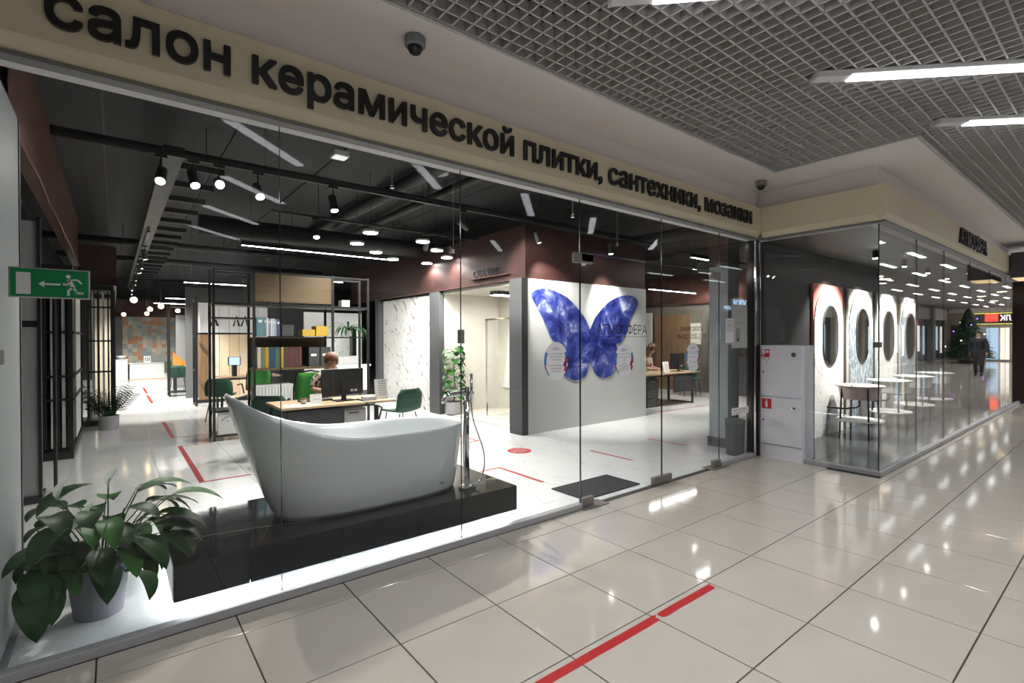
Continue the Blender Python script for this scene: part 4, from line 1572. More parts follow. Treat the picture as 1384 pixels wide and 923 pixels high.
def monitor(x, y, z, w_, h, rz, label, face=1):
    t = thing('monitor', label, 'monitor', (x, y, z))
    box('back_shell', 'black', t, x - w_ / 2, x + w_ / 2, y - .02, y + .012, z + .07, z + .07 + h, bevel=.008)
    box('screen', mat('screen', (.02, .02, .025), .15, emit=.25, ecol=(.5, .55, .6)) if face > 0 else 'black', t, x - w_ / 2 + .01, x + w_ / 2 - .01, y + .012, y + .015, z + .08, z + .06 + h)
    box('neck', 'black', t, x - .03, x + .03, y - .045, y - .02, z + .01, z + .07 + h * .5)
    box('foot', 'black', t, x - .12, x + .12, y - .12, y + .08, z, z + .012)
    mb = MB()
    mb.box(x + w_ * .18, x + w_ * .24, y - .021, y - .0205, z + .11, z + .14)
    mb.box(x + w_ * .27, x + w_ * .34, y - .021, y - .0205, z + .11, z + .14)
    mb.build('rear_label', 'light_grey', t)
    t.rotation_euler = (0, 0, rz)
    return t


monitor(-.61, 3.52, .745, .56, .34, R(6), 'black monitor seen from behind on the wooden desk')


def card_stand(x, y, z, w_, h, rz, label, lines):
    t = thing('card_stand', label, 'card', (x, y, z))
    MB().rbox((x, y + .02, z + h / 2), (1, 0, 0), (0, math.cos(.2), -math.sin(.2)), (0, math.sin(.2), math.cos(.2)), w_ / 2, .003, h / 2).build('sheet', 'paper', t)
    mb = MB()
    for k in range(lines):
        zz_ = h / 2 - h * (.12 + .8 * k / lines)
        c = Vector((x + w_ * .08, y + .02, z + h / 2)) + Vector((0, math.sin(.2), math.cos(.2))) * zz_ + Vector((0, -math.cos(.2), math.sin(.2))) * .0035
        mb.rbox(c, (1, 0, 0), (0, math.cos(.2), -math.sin(.2)), (0, math.sin(.2), math.cos(.2)), w_ * .3, .0005, h * .018)
    mb.build('print', 'mid_grey', t)
    box('foot', 'paper', t, x - w_ / 2, x + w_ / 2, y - .01, y + .09, z, z + .004)
    t.rotation_euler = (0, 0, rz)


card_stand(-.13, 3.40, .745, .17, .255, R(-4), 'tall white notice card at the right end of the desk', 7)
card_stand(-.99, 3.36, .745, .14, .12, R(-5), 'small white card in the middle of the desk', 2)
cu_ = thing('paper_cup', 'small brown cup next to the small card on the desk', 'cup', (-1.13, 3.40, .745))
MB().lathe((-1.13, 3.40, .745), [(.028, 0), (.036, .08), (.033, .08), (.028, .01)], 18).build('cup_wall', 'plank_brown', cu_)
MB().lathe((-1.13, 3.40, .745), [(.0355, .03), (.0365, .06)], 18, False, False).build('band', 'cream_panel', cu_)
for (x0, y0, w_, d_, zz_, m, lab) in ((-1.36, 3.24, .30, .20, .004, 'paper', 'loose white sheets at the left end of the desk'), (-.42, 3.26, .16, .12, .05, 'light_grey', 'small grey printer box beside the notice card'), (-1.10, 3.62, .4, .14, .02, 'charcoal', 'dark keyboard in front of the person at the desk')):
    o = box('paper_sheets' if zz_ < .01 else ('desk_box' if zz_ > .03 else 'keyboard'), m, None, x0, x0 + w_, y0, y0 + d_, .746, .746 + zz_)
    tag(o, lab, 'desk item')
o = MB().tube([(-.47, 3.40, .76), (-.45, 3.28, .758), (-.42, 3.17, .72), (-.30, 3.12, .69), (-.24, 3.14, .66), (-.26, 3.16, .56), (-.30, 3.16, .42)], .012, 8).build('cable', 'black')
tag(o, 'thick black cable looping off the desk edge', 'cable')

# ---- desk 2
dk2 = desk(5.75, 8.05, 3.68, 4.45, 'light wooden second desk right of the butterfly wall')
box('front_screen', 'fabric_panel', dk2, 7.0, 7.75, 3.70, 3.725, .30, .70, bevel=.01)
monitor(7.55, 3.98, .745, .58, .36, R(2), 'grey-lit monitor on the second desk')
card_stand(6.95, 3.86, .745, .22, .25, R(0), 'white notice card on the second desk', 6)
ped = thing('drawer_unit', 'black drawer unit under the second desk', 'drawers', (6.4, 4.0, 0))
box('carcass', 'black', ped, 6.2, 6.62, 3.86, 4.36, 0, .62)
for k in range(3):
    dr = box('drawer', 'charcoal', ped, 6.205, 6.615, 3.84, 3.86, .02 + .2 * k, .20 + .2 * k)
    box('handle', 'alu', dr, 6.35, 6.47, 3.828, 3.84, .165 + .2 * k, .175 + .2 * k)
o = box('wall_picture', 'cream_panel', None, 10.06, 10.095, 4.9, 5.9, 1.35, 1.95)
tag(o, 'pale picture panel on the bronze wall behind the second desk', 'picture')
for k, (ya, yb, z0, z1, m) in enumerate(((5.2, 6.4, .0, 2.2, 'plank_brown'), (6.5, 7.2, 0, 2.3, 'cream_panel'), (3.4, 4.6, 0, 2.1, 'charcoal'))):
    o = box('sample_board', m, None, 10.02 + .0, 10.055, ya, yb, z0, z1)
    tag(o, ['brown wooden sample board on the bronze wall', 'cream sample board on the bronze wall', 'charcoal sample board on the bronze wall'][k], 'board')
sr = thing('display_rack', 'black framed rack beside the butterfly wall edge', 'rack', (7.0, 7.2, 0))
for xx in (6.6, 7.4):
    for yy in (7.0, 7.4):
        box('upright', 'black_metal', sr, xx - .02, xx + .02, yy - .02, yy + .02, 0, 2.4)
for zz_ in (.2, .8, 1.4, 2.0, 2.38):
    box('shelf', 'black_metal', sr, 6.58, 7.42, 6.98, 7.42, zz_, zz_ + .02)
for k in range(3):
    box('sample_panel', 'spot_marble', sr, 6.64 + .26 * k, 6.86 + .26 * k, 7.1, 7.13, .22 + .0, .78)
    box('sample_panel', 'white', sr, 6.64 + .26 * k, 6.86 + .26 * k, 7.1, 7.13, .82, 1.38)
    box('sample_panel', 'wall_cream', sr, 6.64 + .26 * k, 6.86 + .26 * k, 7.1, 7.13, 1.42, 1.95)

# ================================================================== SHELVING AND SAMPLES
sh = thing('shelving_unit', 'tall black metal shelving with wooden backs behind the desk', 'shelving', (-.55, 5.95, 0))
SY0, SY1, SH = 5.76, 6.16, 2.62
for xx in (-1.75, -1.20, .03, .66):
    for yy in (SY0, SY1):
        box('upright', 'black_metal', sh, xx - .018, xx + .018, yy - .018, yy + .018, 0, SH)
for zz_ in (2.58,):
    for yy in (SY0, SY1):
        box('top_rail', 'black_metal', sh, -1.75, .66, yy - .015, yy + .015, zz_, zz_ + .03)
box('top_panel', 'wood_shelf', sh, -1.18, .01, SY0 - .005, SY0 + .012, 2.13, 2.575)
box('shelf', 'black_metal', sh, -1.75, .66, SY0 - .015, SY1 + .015, 2.06, 2.10)
box('shelf', 'black_metal', sh, -1.20, .66, SY0 - .015, SY1 + .015, 1.55, 1.572)
box('shelf', 'wood_shelf', sh, -1.20, .03, SY0 - .015, SY1 + .015, 1.04, 1.075)
box('shelf', 'black_metal', sh, -1.75, .03, SY0 - .015, SY1 + .015, .43, .46)
box('back_panel', 'wood_shelf', sh, -1.18, .01, SY1 - .012, SY1, 1.08, 1.55)
box('shelf', 'black_metal', sh, -1.75, .03, SY0 - .015, SY1 + .015, .06, .09)
box('shelf', 'black_metal', sh, -1.75, -1.20, SY0 - .015, SY1 + .015, 1.85, 1.875)


def book(x, w_, z, h, d, m, label, cat='book', y=None, lean=0, grp=None, name='book'):
    y = SY0 + .02 if y is None else y
    t = thing(name, label, cat, (x + w_ / 2, y + d / 2, z), group=grp)
    mb = MB().box(x, x + w_, y, y + d, z, z + h)
    mb.build('cover', m, t)
    if name == 'book':
        box('spine_mark', 'paper' if sum(MM(m).diffuse_color[:3]) < 5 else 'charcoal', t, x + w_ * .25, x + w_ * .75, y - .0012, y, z + h * .72, z + h * .86)
    return t


GA = 'binders on the upper shelf'
cols = [('teal', (.10, .23, .26)), ('slate', (.16, .21, .27)), ('pale_blue', (.45, .52, .60)), ('cream_book', (.60, .58, .54)), ('blue_grey', (.22, .27, .36)), ('grey_book', (.36, .38, .40)), ('ink', (.05, .06, .16)), ('white_book', (.70, .71, .73))]
for n_, c_ in cols:
    mat(n_, c_, .6)
xx = -1.16
for q, (n_, w_, h, lab) in enumerate([('teal', .11, .30, 'wide teal binder at the left of the upper shelf'), ('slate', .03, .30, 'thin slate book beside the teal binder'), ('white_book', .025, .29, 'thin white book, third on the upper shelf'), ('blue_grey', .03, .28, 'thin blue-grey book, fourth on the upper shelf'), ('white_book', .022, .27, 'thin white book, fifth on the upper shelf'), ('pale_blue', .028, .28, 'thin pale blue book, sixth on the upper shelf'), ('grey_book', .024, .27, 'thin grey book, seventh on the upper shelf'), ('ink', .05, .27, 'ink blue binder ending the upper row of books')]):
    book(xx, w_, 1.587, h, .24, n_, lab, grp=GA)
    xx += w_ + .004
for (x0, w_, h, m, lab) in ((-.78, .18, .16, 'charcoal', 'charcoal box in the middle of the upper shelf'), (-.46, .20, .09, 'yellow_box', 'flat yellow box on the upper shelf'), (-.24, .20, .15, 'yellow_box', 'taller yellow box at the end of the upper shelf')):
    if m == 'yellow_box':
        mat('yellow_box', (.50, .33, .04), .6)
    t = thing('storage_box', lab, 'box', (x0 + w_ / 2, SY0 + .15, 1.587))
    box('body', m, t, x0, x0 + w_, SY0 + .03, SY0 + .28, 1.587, 1.587 + h)
    box('lid', m, t, x0 - .004, x0 + w_ + .004, SY0 + .026, SY0 + .284, 1.587 + h, 1.587 + h + .02)
for n_, c_ in [('olive', (.14, .15, .07)), ('mustard', (.42, .27, .03)), ('deep_blue', (.02, .05, .10)), ('bottle', (.05, .11, .08)), ('choc', (.06, .03, .025)), ('wine', (.11, .02, .03)), ('sand', (.55, .50, .42))]:
    mat(n_, c_, .7)
xx = -1.15
for n_, w_, lab in [('sand', .05, 'sand coloured sample book, first on the lower shelf'), ('olive', .06, 'olive sample book, second on the lower shelf'), ('mustard', .05, 'mustard sample book, third on the lower shelf'), ('deep_blue', .09, 'wide deep blue sample book on the lower shelf'), ('bottle', .08, 'bottle green sample book on the lower shelf'), ('mustard', .045, 'mustard sample book beside the brown ones'), ('choc', .08, 'dark brown sample book on the lower shelf'), ('wine', .08, 'wine red sample book on the lower shelf'), ('choc', .06, 'last brown sample book but one on the lower shelf'), ('wine', .05, 'last wine red sample book on the lower shelf')]:
    book(xx, w_, 1.077, .33, .26, n_, lab, grp='sample books on the lower shelf', name='sample_book')
    xx += w_ + .003
for (x0, lab) in ((-.36, 'black binder, left of the pair with white labels'), (-.17, 'black binder, right of the pair with white labels')):
    t = thing('binder', lab, 'binder', (x0 + .08, SY0 + .15, 1.077), group='black binders')
    box('cover', 'charcoal', t, x0, x0 + .17, SY0 + .02, SY0 + .28, 1.077, 1.40)
    box('spine_label', 'paper', t, x0 + .03, x0 + .12, SY0 + .018, SY0 + .02, 1.25, 1.29)
# ribbed white cabinet at the bottom
rc = thing('ribbed_cabinet', 'white ribbed low cabinet standing in the shelving', 'cabinet', (-.9, 5.95, .46))
box('body', 'white', rc, -1.18, -.60, SY0 + .03, SY1 - .03, .462, .80)
for k in range(12):
    box('rib', 'white', rc, -1.178 + .048 * k, -1.138 + .048 * k, SY0 + .015, SY0 + .03, .47, .79)
# white board with leaves and a butterfly
bb = thing('printed_board', 'white board printed with dark leaves and a small blue butterfly', 'board', (-1.48, 5.8, .09))
box('board', 'paper', bb, -1.70, -1.25, SY0 + .005, SY0 + .02, .092, .425)
mb = MB()
for k in range(26):
    a, b = rnd.uniform(-1.66, -1.30), rnd.uniform(.29, .41)
    an = rnd.uniform(0, PI)
    poly = [(a + .018 * math.cos(an), b + .018 * math.sin(an)), (a - .007 * math.sin(an), b + .007 * math.cos(an)), (a - .018 * math.cos(an), b - .018 * math.sin(an)), (a + .007 * math.sin(an), b - .007 * math.cos(an))]
    mb.prism(poly, lambda u, v, d: (u, d, v), SY0 + .0035, SY0 + .005)
mb.build('leaf_print', 'navy', bb)
small = [(-1.42 + (a - 3.69) * .055, .20 + (b - 1.55) * .055) for a, b in BF]
MB().prism(small, lambda u, v, d: (u, d, v), SY0 + .003, SY0 + .005).build('butterfly_print', 'navy', bb)
# spider plant on the shelf end
sp = thing('potted_spider_plant', 'spider plant with trailing leaves at the shelf end', 'plant', (.34, 5.86, 1.587))
MB().lathe((.34, 5.86, 1.587), [(.05, 0), (.07, .10), (.06, .10), (.055, .08)], 18).build('pot', 'white', sp)
for k in range(22):
    az = k * 2.4
    mb = MB()
    leaf_blade(mb, (.34, 5.86, 1.68), (abs(math.cos(az)) * (1 if k % 3 else -.6), math.sin(az) * .5 - .35, 1.3), rnd.uniform(.34, .52), .036, rnd.uniform(1.9, 2.9), nseg=8)
    mb.build('leaf', 'leaf_dark', sp, smooth=True)
# wooden shelf bracket lamp-less cube on the right bay
o = box('storage_cube', 'cream_panel', None, .22, .36, 5.85, 6.02, 2.102, 2.22)
tag(o, 'small pale cube on top of the right shelving bay', 'box')

# ---- plank display
pw = thing('plank_display', 'display wall of upright wooden planks below a white row', 'display', (-.7, 11.2, 0))
px_ = [(-1.33, -1.12, 'plank_brown'), (-1.11, -.90, 'plank_cream'), (-.89, -.68, 'plank_light'), (-.67, -.46, 'plank_honey'), (-.45, -.24, 'plank_light'), (-.23, -.02, 'plank_white'), (-.01, .20, 'plank_white')]
for a, b, m in px_:
    box('plank', m, pw, a, b, 11.20, 11.225, .08, 1.655)
    box('upper_panel', 'white', pw, a, b, 11.20, 11.225, 1.70, 2.42)
box('rail', 'black_metal', pw, -1.36, .22, 11.22, 11.26, 1.655, 1.70)
box('base', 'black_metal', pw, -1.36, .22, 11.20, 11.40, 0, .08)
for xx in (-1.39, .24):
    box('upright', 'black_metal', pw, xx - .025, xx + .025, 11.20, 11.26, 0, 2.6)
for (cx_, s_) in ((-1.0, .17), (-.52, .15), (-.33, .19)):
    MB().prism([(cx_ - s_ * .55, 1.86), (cx_ - s_ * .3, 1.86), (cx_, 2.07), (cx_ + s_ * .25, 1.86), (cx_ + s_ * .6, 1.86), (cx_ + s_ * .05, 2.14)], lambda u, v, d: (u, d, v), 11.19, 11.2).build('black_mark', 'black', pw)
fr2 = thing('sample_stand', 'black open frame at the left of the plank display', 'frame', (-1.42, 10.9, 0))
for yy in (10.6, 11.1):
    box('upright', 'black_metal', fr2, -1.46, -1.42, yy - .02, yy + .02, 0, 2.45)
for zz_ in (.02, .8, 1.6, 2.41):
    box('rail', 'black_metal', fr2, -1.46, -1.42, 10.6, 11.1, zz_, zz_ + .04)
# far desk area
fd = desk(-1.55, -.3, 14.6, 15.3, 'wooden desk far back beyond the plank display')
fs2 = thing('shelving_unit', 'black shelving with samples far back on the right of the passage', 'shelving', (-1.4, 13.6, 0))
for xx in (-1.76, -1.1):
    for yy in (13.3, 13.7):
        box('upright', 'black_metal', fs2, xx - .02, xx + .02, yy - .02, yy + .02, 0, 2.45)
for zz_ in (.1, 2.41):
    box('shelf', 'black_metal', fs2, -1.78, -1.08, 13.28, 13.72, zz_, zz_ + .03)
o = box('sample_board', 'mid_grey', None, -1.40, -1.0, 15.9, 15.95, 0, 2.3)
tag(o, 'grey sample board standing far back behind the far desk', 'board')
o = MB().prism([(-1.54, .746), (-1.12, .746), (-1.54, 1.15)], lambda u, v, d: (u, d, v), 15.1, 15.14).build('sample_wedge', mat('orange', (.55, .24, .04), .6))
tag(o, 'orange triangular sample behind the far green chair', 'sample')

# white vanity beyond the shelving
vn = thing('vanity_cabinet', 'white washstand cabinet with mirror in the bright back room', 'cabinet', (1.75, 9.5, 0))
box('body', 'white_gloss', vn, 1.35, 2.15, 9.3, 9.8, .25, .85, bevel=.01)
box('counter', 'white_gloss', vn, 1.32, 2.18, 9.27, 9.83, .85, .90)
box('mirror', 'mirror', vn, 1.45, 2.05, 9.9, 9.93, 1.1, 1.8)
box('mirror_backboard', 'white', vn, .75, 2.2, 9.93, 9.98, .2, 2.2)
box('plinth', 'dark_grey', vn, 1.4, 2.1, 9.35, 9.75, 0, .25)
tv = thing('wall_screen', 'small blue-lit screen glimpsed through the shelving', 'screen', (-.95, 9.2, 1.0))
box('housing', 'black', tv, -1.02, -.78, 9.2, 9.23, .98, 1.16)
box('display', mat('screen_blue', (.3, .5, .9), .3, emit=1.2, ecol=(.45, .62, 1)), tv, -1.00, -.80, 9.197, 9.2, .99, 1.15)
box('stand', 'black', tv, -.94, -.86, 9.15, 9.3, .745, .98)
tb3 = desk(-1.2, .0, 9.0, 9.7, 'wooden desk half hidden behind the shelving')

# ---- shower niche
sw = thing('shower_enclosure', 'glass shower enclosure with chrome profiles inside the niche', 'shower', (2.9, 4.3, .02))
box('tray', 'white_gloss', sw, 2.62, 3.72, 3.64, 4.85, .02, .07)
MB().box(2.62, 2.63, 4.12, 4.85, .07, 1.90).build('side_glass', 'glass_shower', sw)
MB().box(2.62, 2.63, 3.64, 4.08, .07, 1.90).build('door_glass', 'glass_shower', sw)
MB().box(2.63, 3.72, 4.84, 4.85, .07, 1.90).build('end_glass', 'glass_shower', sw)
box('top_profile', 'chrome', sw, 2.61, 2.64, 3.64, 4.86, 1.88, 1.91)
for yy in (4.10, 4.85):
    box('post', 'chrome', sw, 2.61, 2.64, yy - .012, yy + .012, .07, 1.90)
sc_ = thing('shower_column', 'chrome rain shower column on the niche cheek', 'shower', (2.95, 3.68, 1.0))
MB().tube([(2.95, 3.66, .9), (2.95, 3.66, 1.95), (2.95, 3.72, 2.02), (2.95, 3.9, 2.02)], .011, 8).build('riser', 'chrome', sc_)
MB().cyl((2.95, 3.9, 1.99), (2.95, 3.9, 2.01), .12, n=20).build('rain_head', 'chrome', sc_)
box('mixer', 'chrome', sc_, 2.83, 3.07, 3.64, 3.70, 1.02, 1.06)
MB().tube([(2.99, 3.7, 1.02), (3.0, 3.74, .6), (2.98, 3.72, .55), (2.93, 3.7, .9), (2.92, 3.69, 1.5)], .007, 6).build('hose', 'chrome', sc_)
o = box('shower_bench', 'charcoal', None, 3.0, 3.5, 3.95, 4.6, .071, .19)
tag(o, 'low charcoal block on the shower tray', 'bench')
MB_ = MB()
rows = []
for i in range(7):
    z = 1.92 - .24 * i
    wv = .03 + .045 * i
    rows.append([(3.70 - .02 * (k % 2), 5.46 + wv * (k / 4 - 1), z) for k in range(9)] + [(3.73, 5.46 + wv * (1 - k / 4), z) for k in range(9)])
o = MB_.loft(rows).build('hanging_towel', 'paper')
tag(o, 'white towel hanging in folds on the niche back wall', 'towel')
of = thing('wall_frame', 'thin brown rectangular moulding frame on the niche wall', 'frame', (3.7, 4.0, 1.9))
for (a, b, c, d) in ((3.72, 3.745, 1.55, 2.25),):
    box('upright', 'plank_brown', of, a, b, 3.70, 3.725, c, d)
    box('upright', 'plank_brown', of, a, b, 4.12, 4.145, c, d)
    box('rail', 'plank_brown', of, a, b, 3.725, 4.12, d - .025, d)
    box('rail', 'plank_brown', of, a, b, 3.725, 4.12, c, c + .025)

# ================================================================== FLOOR MARKS, MAT, BIN
def tape(x0, x1, y0, y1, label, z=.0006):
    o = box('floor_tape', 'red_tape', None, x0, x1, y0, y1, z - .0004, z + .0008)
    tag(o, label, 'tape', 'red distance tapes')
    return o


def tape_l(segs, label):
    t = thing('floor_tape', label, 'tape', (segs[0][0], segs[0][2], 0), group='red distance tapes')
    for s_ in segs:
        box('strip', 'red_tape', t, s_[0], s_[1], s_[2], s_[3], .0002, .0014)


tp = thing('floor_tape', 'worn red tape line on the mall floor tiles in the foreground', 'tape', (-.7, -1.27, 0), group='red distance tapes')
mb = MB()
edge = [(-.015, -1.235)]
xx = -.02
poly_t, poly_b = [], []
x = -.015
while x > -1.75:
    poly_t.append((x, -1.236 + rnd.uniform(-.001, .001)))
    poly_b.append((x - .015, -1.288 + rnd.uniform(-.0015, .0015)))
    x -= .12
# torn gap near the middle
a_t = [p for p in poly_t if p[0] > -.55]
b_t = [p for p in poly_b if p[0] > -.57]
MB().prism(a_t + [(-.565, -1.238), (-.555, -1.25), (-.572, -1.256), (-.56, -1.266), (-.57, -1.274), (-.545, -1.287)] + list(reversed(b_t)), lambda u, v, d: (u, v, d), .0002, .0012).build('strip', 'red_tape', tp)
a_t = [p for p in poly_t if p[0] < -.6]
b_t = [p for p in poly_b if p[0] < -.6]
MB().prism([(-.58, -1.238), (-.575, -1.248), (-.6, -1.258), (-.59, -1.274), (-.6, -1.288)][::1] + b_t + list(reversed(a_t)), lambda u, v, d: (u, v, d), .0002, .0012).build('strip', 'red_tape', tp)

tape_l([(-2.215, -2.16, 3.37, 5.72), (-2.16, -1.70, 3.37, 3.41), (-2.16, -1.78, 5.69, 5.72)], 'red tape bracket on the white floor left of the tub, nearest')
tape_l([(-2.235, -2.18, 6.49, 8.47), (-2.18, -1.75, 6.49, 6.53), (-2.18, -1.8, 8.44, 8.47)], 'red tape bracket on the white floor, second along the passage')
tape(-2.235, -2.18, 11.94, 14.2, 'red tape strip on the passage floor, third from the entrance')
tape(-2.22, -2.165, 14.65, 16.9, 'red tape strip on the passage floor, farthest')
tape_l([(.645, .69, 1.07, 1.87), (.38, .645, 1.83, 1.87)], 'red tape corner on the white floor right behind the platform')
tape_l([(.95, 1.38, 3.29, 3.33), (1.34, 1.38, 3.33, 3.85), (.9, 1.34, 3.81, 3.85)], 'red tape bracket on the floor behind the chrome tap')
tape(2.16, 2.20, 1.08, 1.80, 'red tape strip on the floor behind the door mat')
tape(3.45, 3.49, 1.15, 1.80, 'red tape strip on the floor close to the grey pillar')
tape_l([(5.95, 5.99, 3.30, 3.62), (5.99, 7.8, 3.30, 3.34)], 'red tape line on the floor in front of the second desk')
rs = thing('floor_sticker', 'round red sticker with white lettering on the shop floor', 'sticker', (1.42, 2.40, 0))
MB().lathe((1.42, 2.40, .0004), [(.165, 0), (.165, .001)], 32).build('disc', 'red_sign', rs)
ax_, ay_ = Vector((math.cos(R(12)), math.sin(R(12)), 0)), Vector((-math.sin(R(12)), math.cos(R(12)), 0))
for k, (bd_, wv) in enumerate((('СОБЛЮДАЙТЕ', .19), ('ДИСТАНЦИЮ', .29), ('1,5 МЕТРА', .2))):
    org = Vector((1.42, 2.40, .0018)) - ax_ * wv / 2 + ay_ * (.055 - .075 * k)
    text('lettering', bd_, 'paper', rs, org, ax_, ay_, wv, .05)
o = box('door_mat', 'mat_rubber', None, .56, 1.40, .37, .83, .0, .012, bevel=.003)
tag(o, 'dark ribbed rubber mat just inside the glass door', 'mat')
bn = thing('waste_bin', 'dark grey round waste bin inside the glass next to the pillar', 'bin', (3.49, .435, 0))
MB().lathe((3.49, .435, 0), [(.105, 0), (.11, .01), (.123, .42), (.117, .43), (.11, .40)], 24).build('body', 'charcoal', bn)
MB().lathe((3.49, .435, .42), [(.125, 0), (.127, .01), (.127, .04), (.11, .05)], 24).build('rim', 'dark_grey', bn)

# ================================================================== SIGNS AND DECALS ON THE GLASS
es = thing('exit_sign', 'green exit sign with running figure, arrow and door', 'sign', (-3.155, .235, 1.8))
EX0, EX1, EZ0, EZ1, EY = -3.293, -3.013, 1.733, 1.871, .222
box('frame', 'alu', es, EX0, EX1, EY, EY + .018, EZ0, EZ1, bevel=.002)
box('plate', 'green_sign', es, EX0 + .007, EX1 - .007, EY - .002, EY, EZ0 + .006, EZ1 - .006)


def ex(u, v):      # u,v measured on the plate
    return (EX0 + .007 + u * (EX1 - EX0 - .014), EZ0 + .006 + v * (EZ1 - EZ0 - .012))


fnE = lambda a, b, d: (a, d, b)
MB().prism([ex(.07, .08), ex(.25, .08), ex(.25, .86), ex(.07, .86)], fnE, EY - .0025, EY - .002).build('door_symbol', 'sign_white', es)
MB().prism([ex(.345, .47), ex(.43, .60), ex(.415, .50), ex(.63, .505), ex(.63, .435), ex(.415, .435), ex(.43, .335)], fnE, EY - .0025, EY - .002).build('arrow_symbol', 'sign_white', es)
man = MB()
hx, hz = ex(.735, .78)
man.prism([(hx + .0085 * math.cos(2 * PI * k / 14), hz + .0085 * math.sin(2 * PI * k / 14)) for k in range(14)], fnE, EY - .0025, EY - .002)


def limb(pts, wv):
    for a, b in zip(pts, pts[1:]):
        A_, B_ = Vector(ex(*a)), Vector(ex(*b))
        d = (B_ - A_).normalized() * .002
        n = Vector((-d.y, d.x)).normalized() * wv
        man.prism([tuple(A_ - d + n), tuple(A_ - d - n), tuple(B_ + d - n), tuple(B_ + d + n)], fnE, EY - .0025, EY - .002)


limb([(.745, .66), (.80, .38)], .0075)
limb([(.76, .66), (.86, .67), (.91, .54)], .0035)
limb([(.745, .62), (.72, .47), (.67, .49)], .0035)
limb([(.79, .38), (.845, .25), (.845, .17), (.93, .18)], .0045)
limb([(.79, .38), (.735, .25), (.735, .08)], .0045)
man.build('running_figure', 'sign_white', es)
switch = thing('wall_plate', 'small dark plate low on the grey pier', 'plate', (-3.36, .52, 1.45))
box('plate', 'dark_grey', switch, -3.36, -3.353, .45, .60, 1.42, 1.49)

gt = thing('glass_lettering', 'thin black shop name lettered on the first door leaf', 'lettering', (.98, GY - .006, 1.57))
text('name_line', 'АТМОСФЕРА', 'letter_black', gt, (.60, GY - .0065, 1.577), (1, 0, 0), (0, 0, 1), .75, .10)
text('small_line', 'салон керамической плитки, сантехники, мозаики', 'letter_black', gt, (.60, GY - .0065, 1.548), (1, 0, 0), (0, 0, 1), .75, .016)
gt = thing('glass_lettering', 'black opening hours lettered on the second door leaf', 'lettering', (2.18, GY - .006, 1.57))
text('hours_line', 'режим работы:', 'letter_black', gt, (1.95, GY - .0065, 1.617), (1, 0, 0), (0, 0, 1), .46, .066)
text('hours_line', 'пн-вс 10:00-21:00', 'letter_black', gt, (1.89, GY - .0065, 1.525), (1, 0, 0), (0, 0, 1), .58, .066)

mat('dot_blue', (.06, .20, .50), .5)
mat('dot_red', (.50, .05, .05), .5)
mat('dot_violet', (.16, .02, .17), .5)
mat('dot_teal', (.20, .42, .36), .5)
mat('sticker_white', (.80, .80, .84), .6)


def sticker(x, z, label, lines):
    t = thing('window_sticker', label, 'sticker', (x, GY - .007, z), group='oval notices on the glass doors')
    ry, rz_ = .142, .165
    yb = GY - .0065

    def rim(t0, t1, q0, q1, m, nm):
        pts = [(x + ry * q1 * math.cos(t0 + (t1 - t0) * k / 8), z + rz_ * q1 * math.sin(t0 + (t1 - t0) * k / 8)) for k in range(9)]
        pts += [(x + ry * q0 * math.cos(t1 + (t0 - t1) * k / 8), z + rz_ * q0 * math.sin(t1 + (t0 - t1) * k / 8)) for k in range(9)]
        MB().prism(pts, fnE, yb - .0006, yb - .0003).build(nm, m, t)
    MB().prism([(x + ry * math.cos(2 * PI * k / 40), z + rz_ * math.sin(2 * PI * k / 40)) for k in range(40)], fnE, yb, yb - .0003).build('disc', 'sticker_white', t)
    rim(R(150), R(195), .80, 1.0, 'dot_blue', 'colour_patch')
    rim(R(195), R(208), .90, 1.0, 'dot_red', 'colour_patch')
    rim(R(208), R(232), .86, 1.0, 'dot_teal', 'colour_patch')
    rim(R(8), R(30), .80, 1.0, 'dot_blue', 'colour_patch')
    rim(R(-8), R(12), .74, 1.0, 'dot_red', 'colour_patch')
    rim(R(-25), R(-4), .66, .9, 'dot_violet', 'colour_patch')
    rim(R(-38), R(-20), .80, 1.0, 'dot_red', 'colour_patch')
    lg = (('А', 'dot_red', -.045), ('Л', 'dot_blue', -.022), ('Е', 'dot_blue', .0), ('Я', 'dot_violet', .022))
    for c_, m, dx in lg:
        text('logo_letter', c_, m, t, (x + dx - .010, yb - .0006, z + .093), (1, 0, 0), (0, 0, 1), .019, .024)
    for txt, dz, wv, hh in lines:
        text('print_line', txt, 'charcoal', t, (x - wv / 2, yb - .0006, z + dz), (1, 0, 0), (0, 0, 1), wv, hh)


sticker(.078, 1.343, 'oval white notice overlapping the left butterfly wing', [('ДОСТУП В ПОМЕЩЕНИЕ', .055, .19, .012), ('ТОЛЬКО В МАСКАХ', .03, .16, .012), ('И ПЕРЧАТКАХ', .005, .12, .012), ('ПРОСИМ СОБЛЮДАТЬ', -.045, .18, .012), ('СОЦИАЛЬНУЮ', -.07, .13, .012), ('ДИСТАНЦИЮ', -.095, .12, .012)])
sticker(.992, 1.318, 'oval white notice right below the shop name', [('УВАЖАЕМЫЕ ПОСЕТИТЕЛИ', .062, .17, .009), ('ВХОД В МАСКЕ', .03, .18, .010), ('37', -.005, .022, .02), ('ПРОСИМ', -.035, .07, .009), ('СОБЛЮДАТЬ ДИСТАНЦИЮ', -.055, .17, .009), ('И ПРАВИЛА', -.075, .12, .009), ('БЕЗОПАСНОСТИ', -.095, .15, .009)])
sticker(2.194, 1.318, 'oval white notice below the opening hours', [('ПРАВИЛА ПОСЕЩЕНИЯ', .058, .17, .009), ('В ПЕРИОД ОГРАНИЧЕНИЙ', .042, .19, .008), ('МАСКА', -.0, .12, .009), ('ДИСТАНЦИЯ', -.055, .14, .009), ('ПЕРЧАТКИ', -.105, .11, .009)])


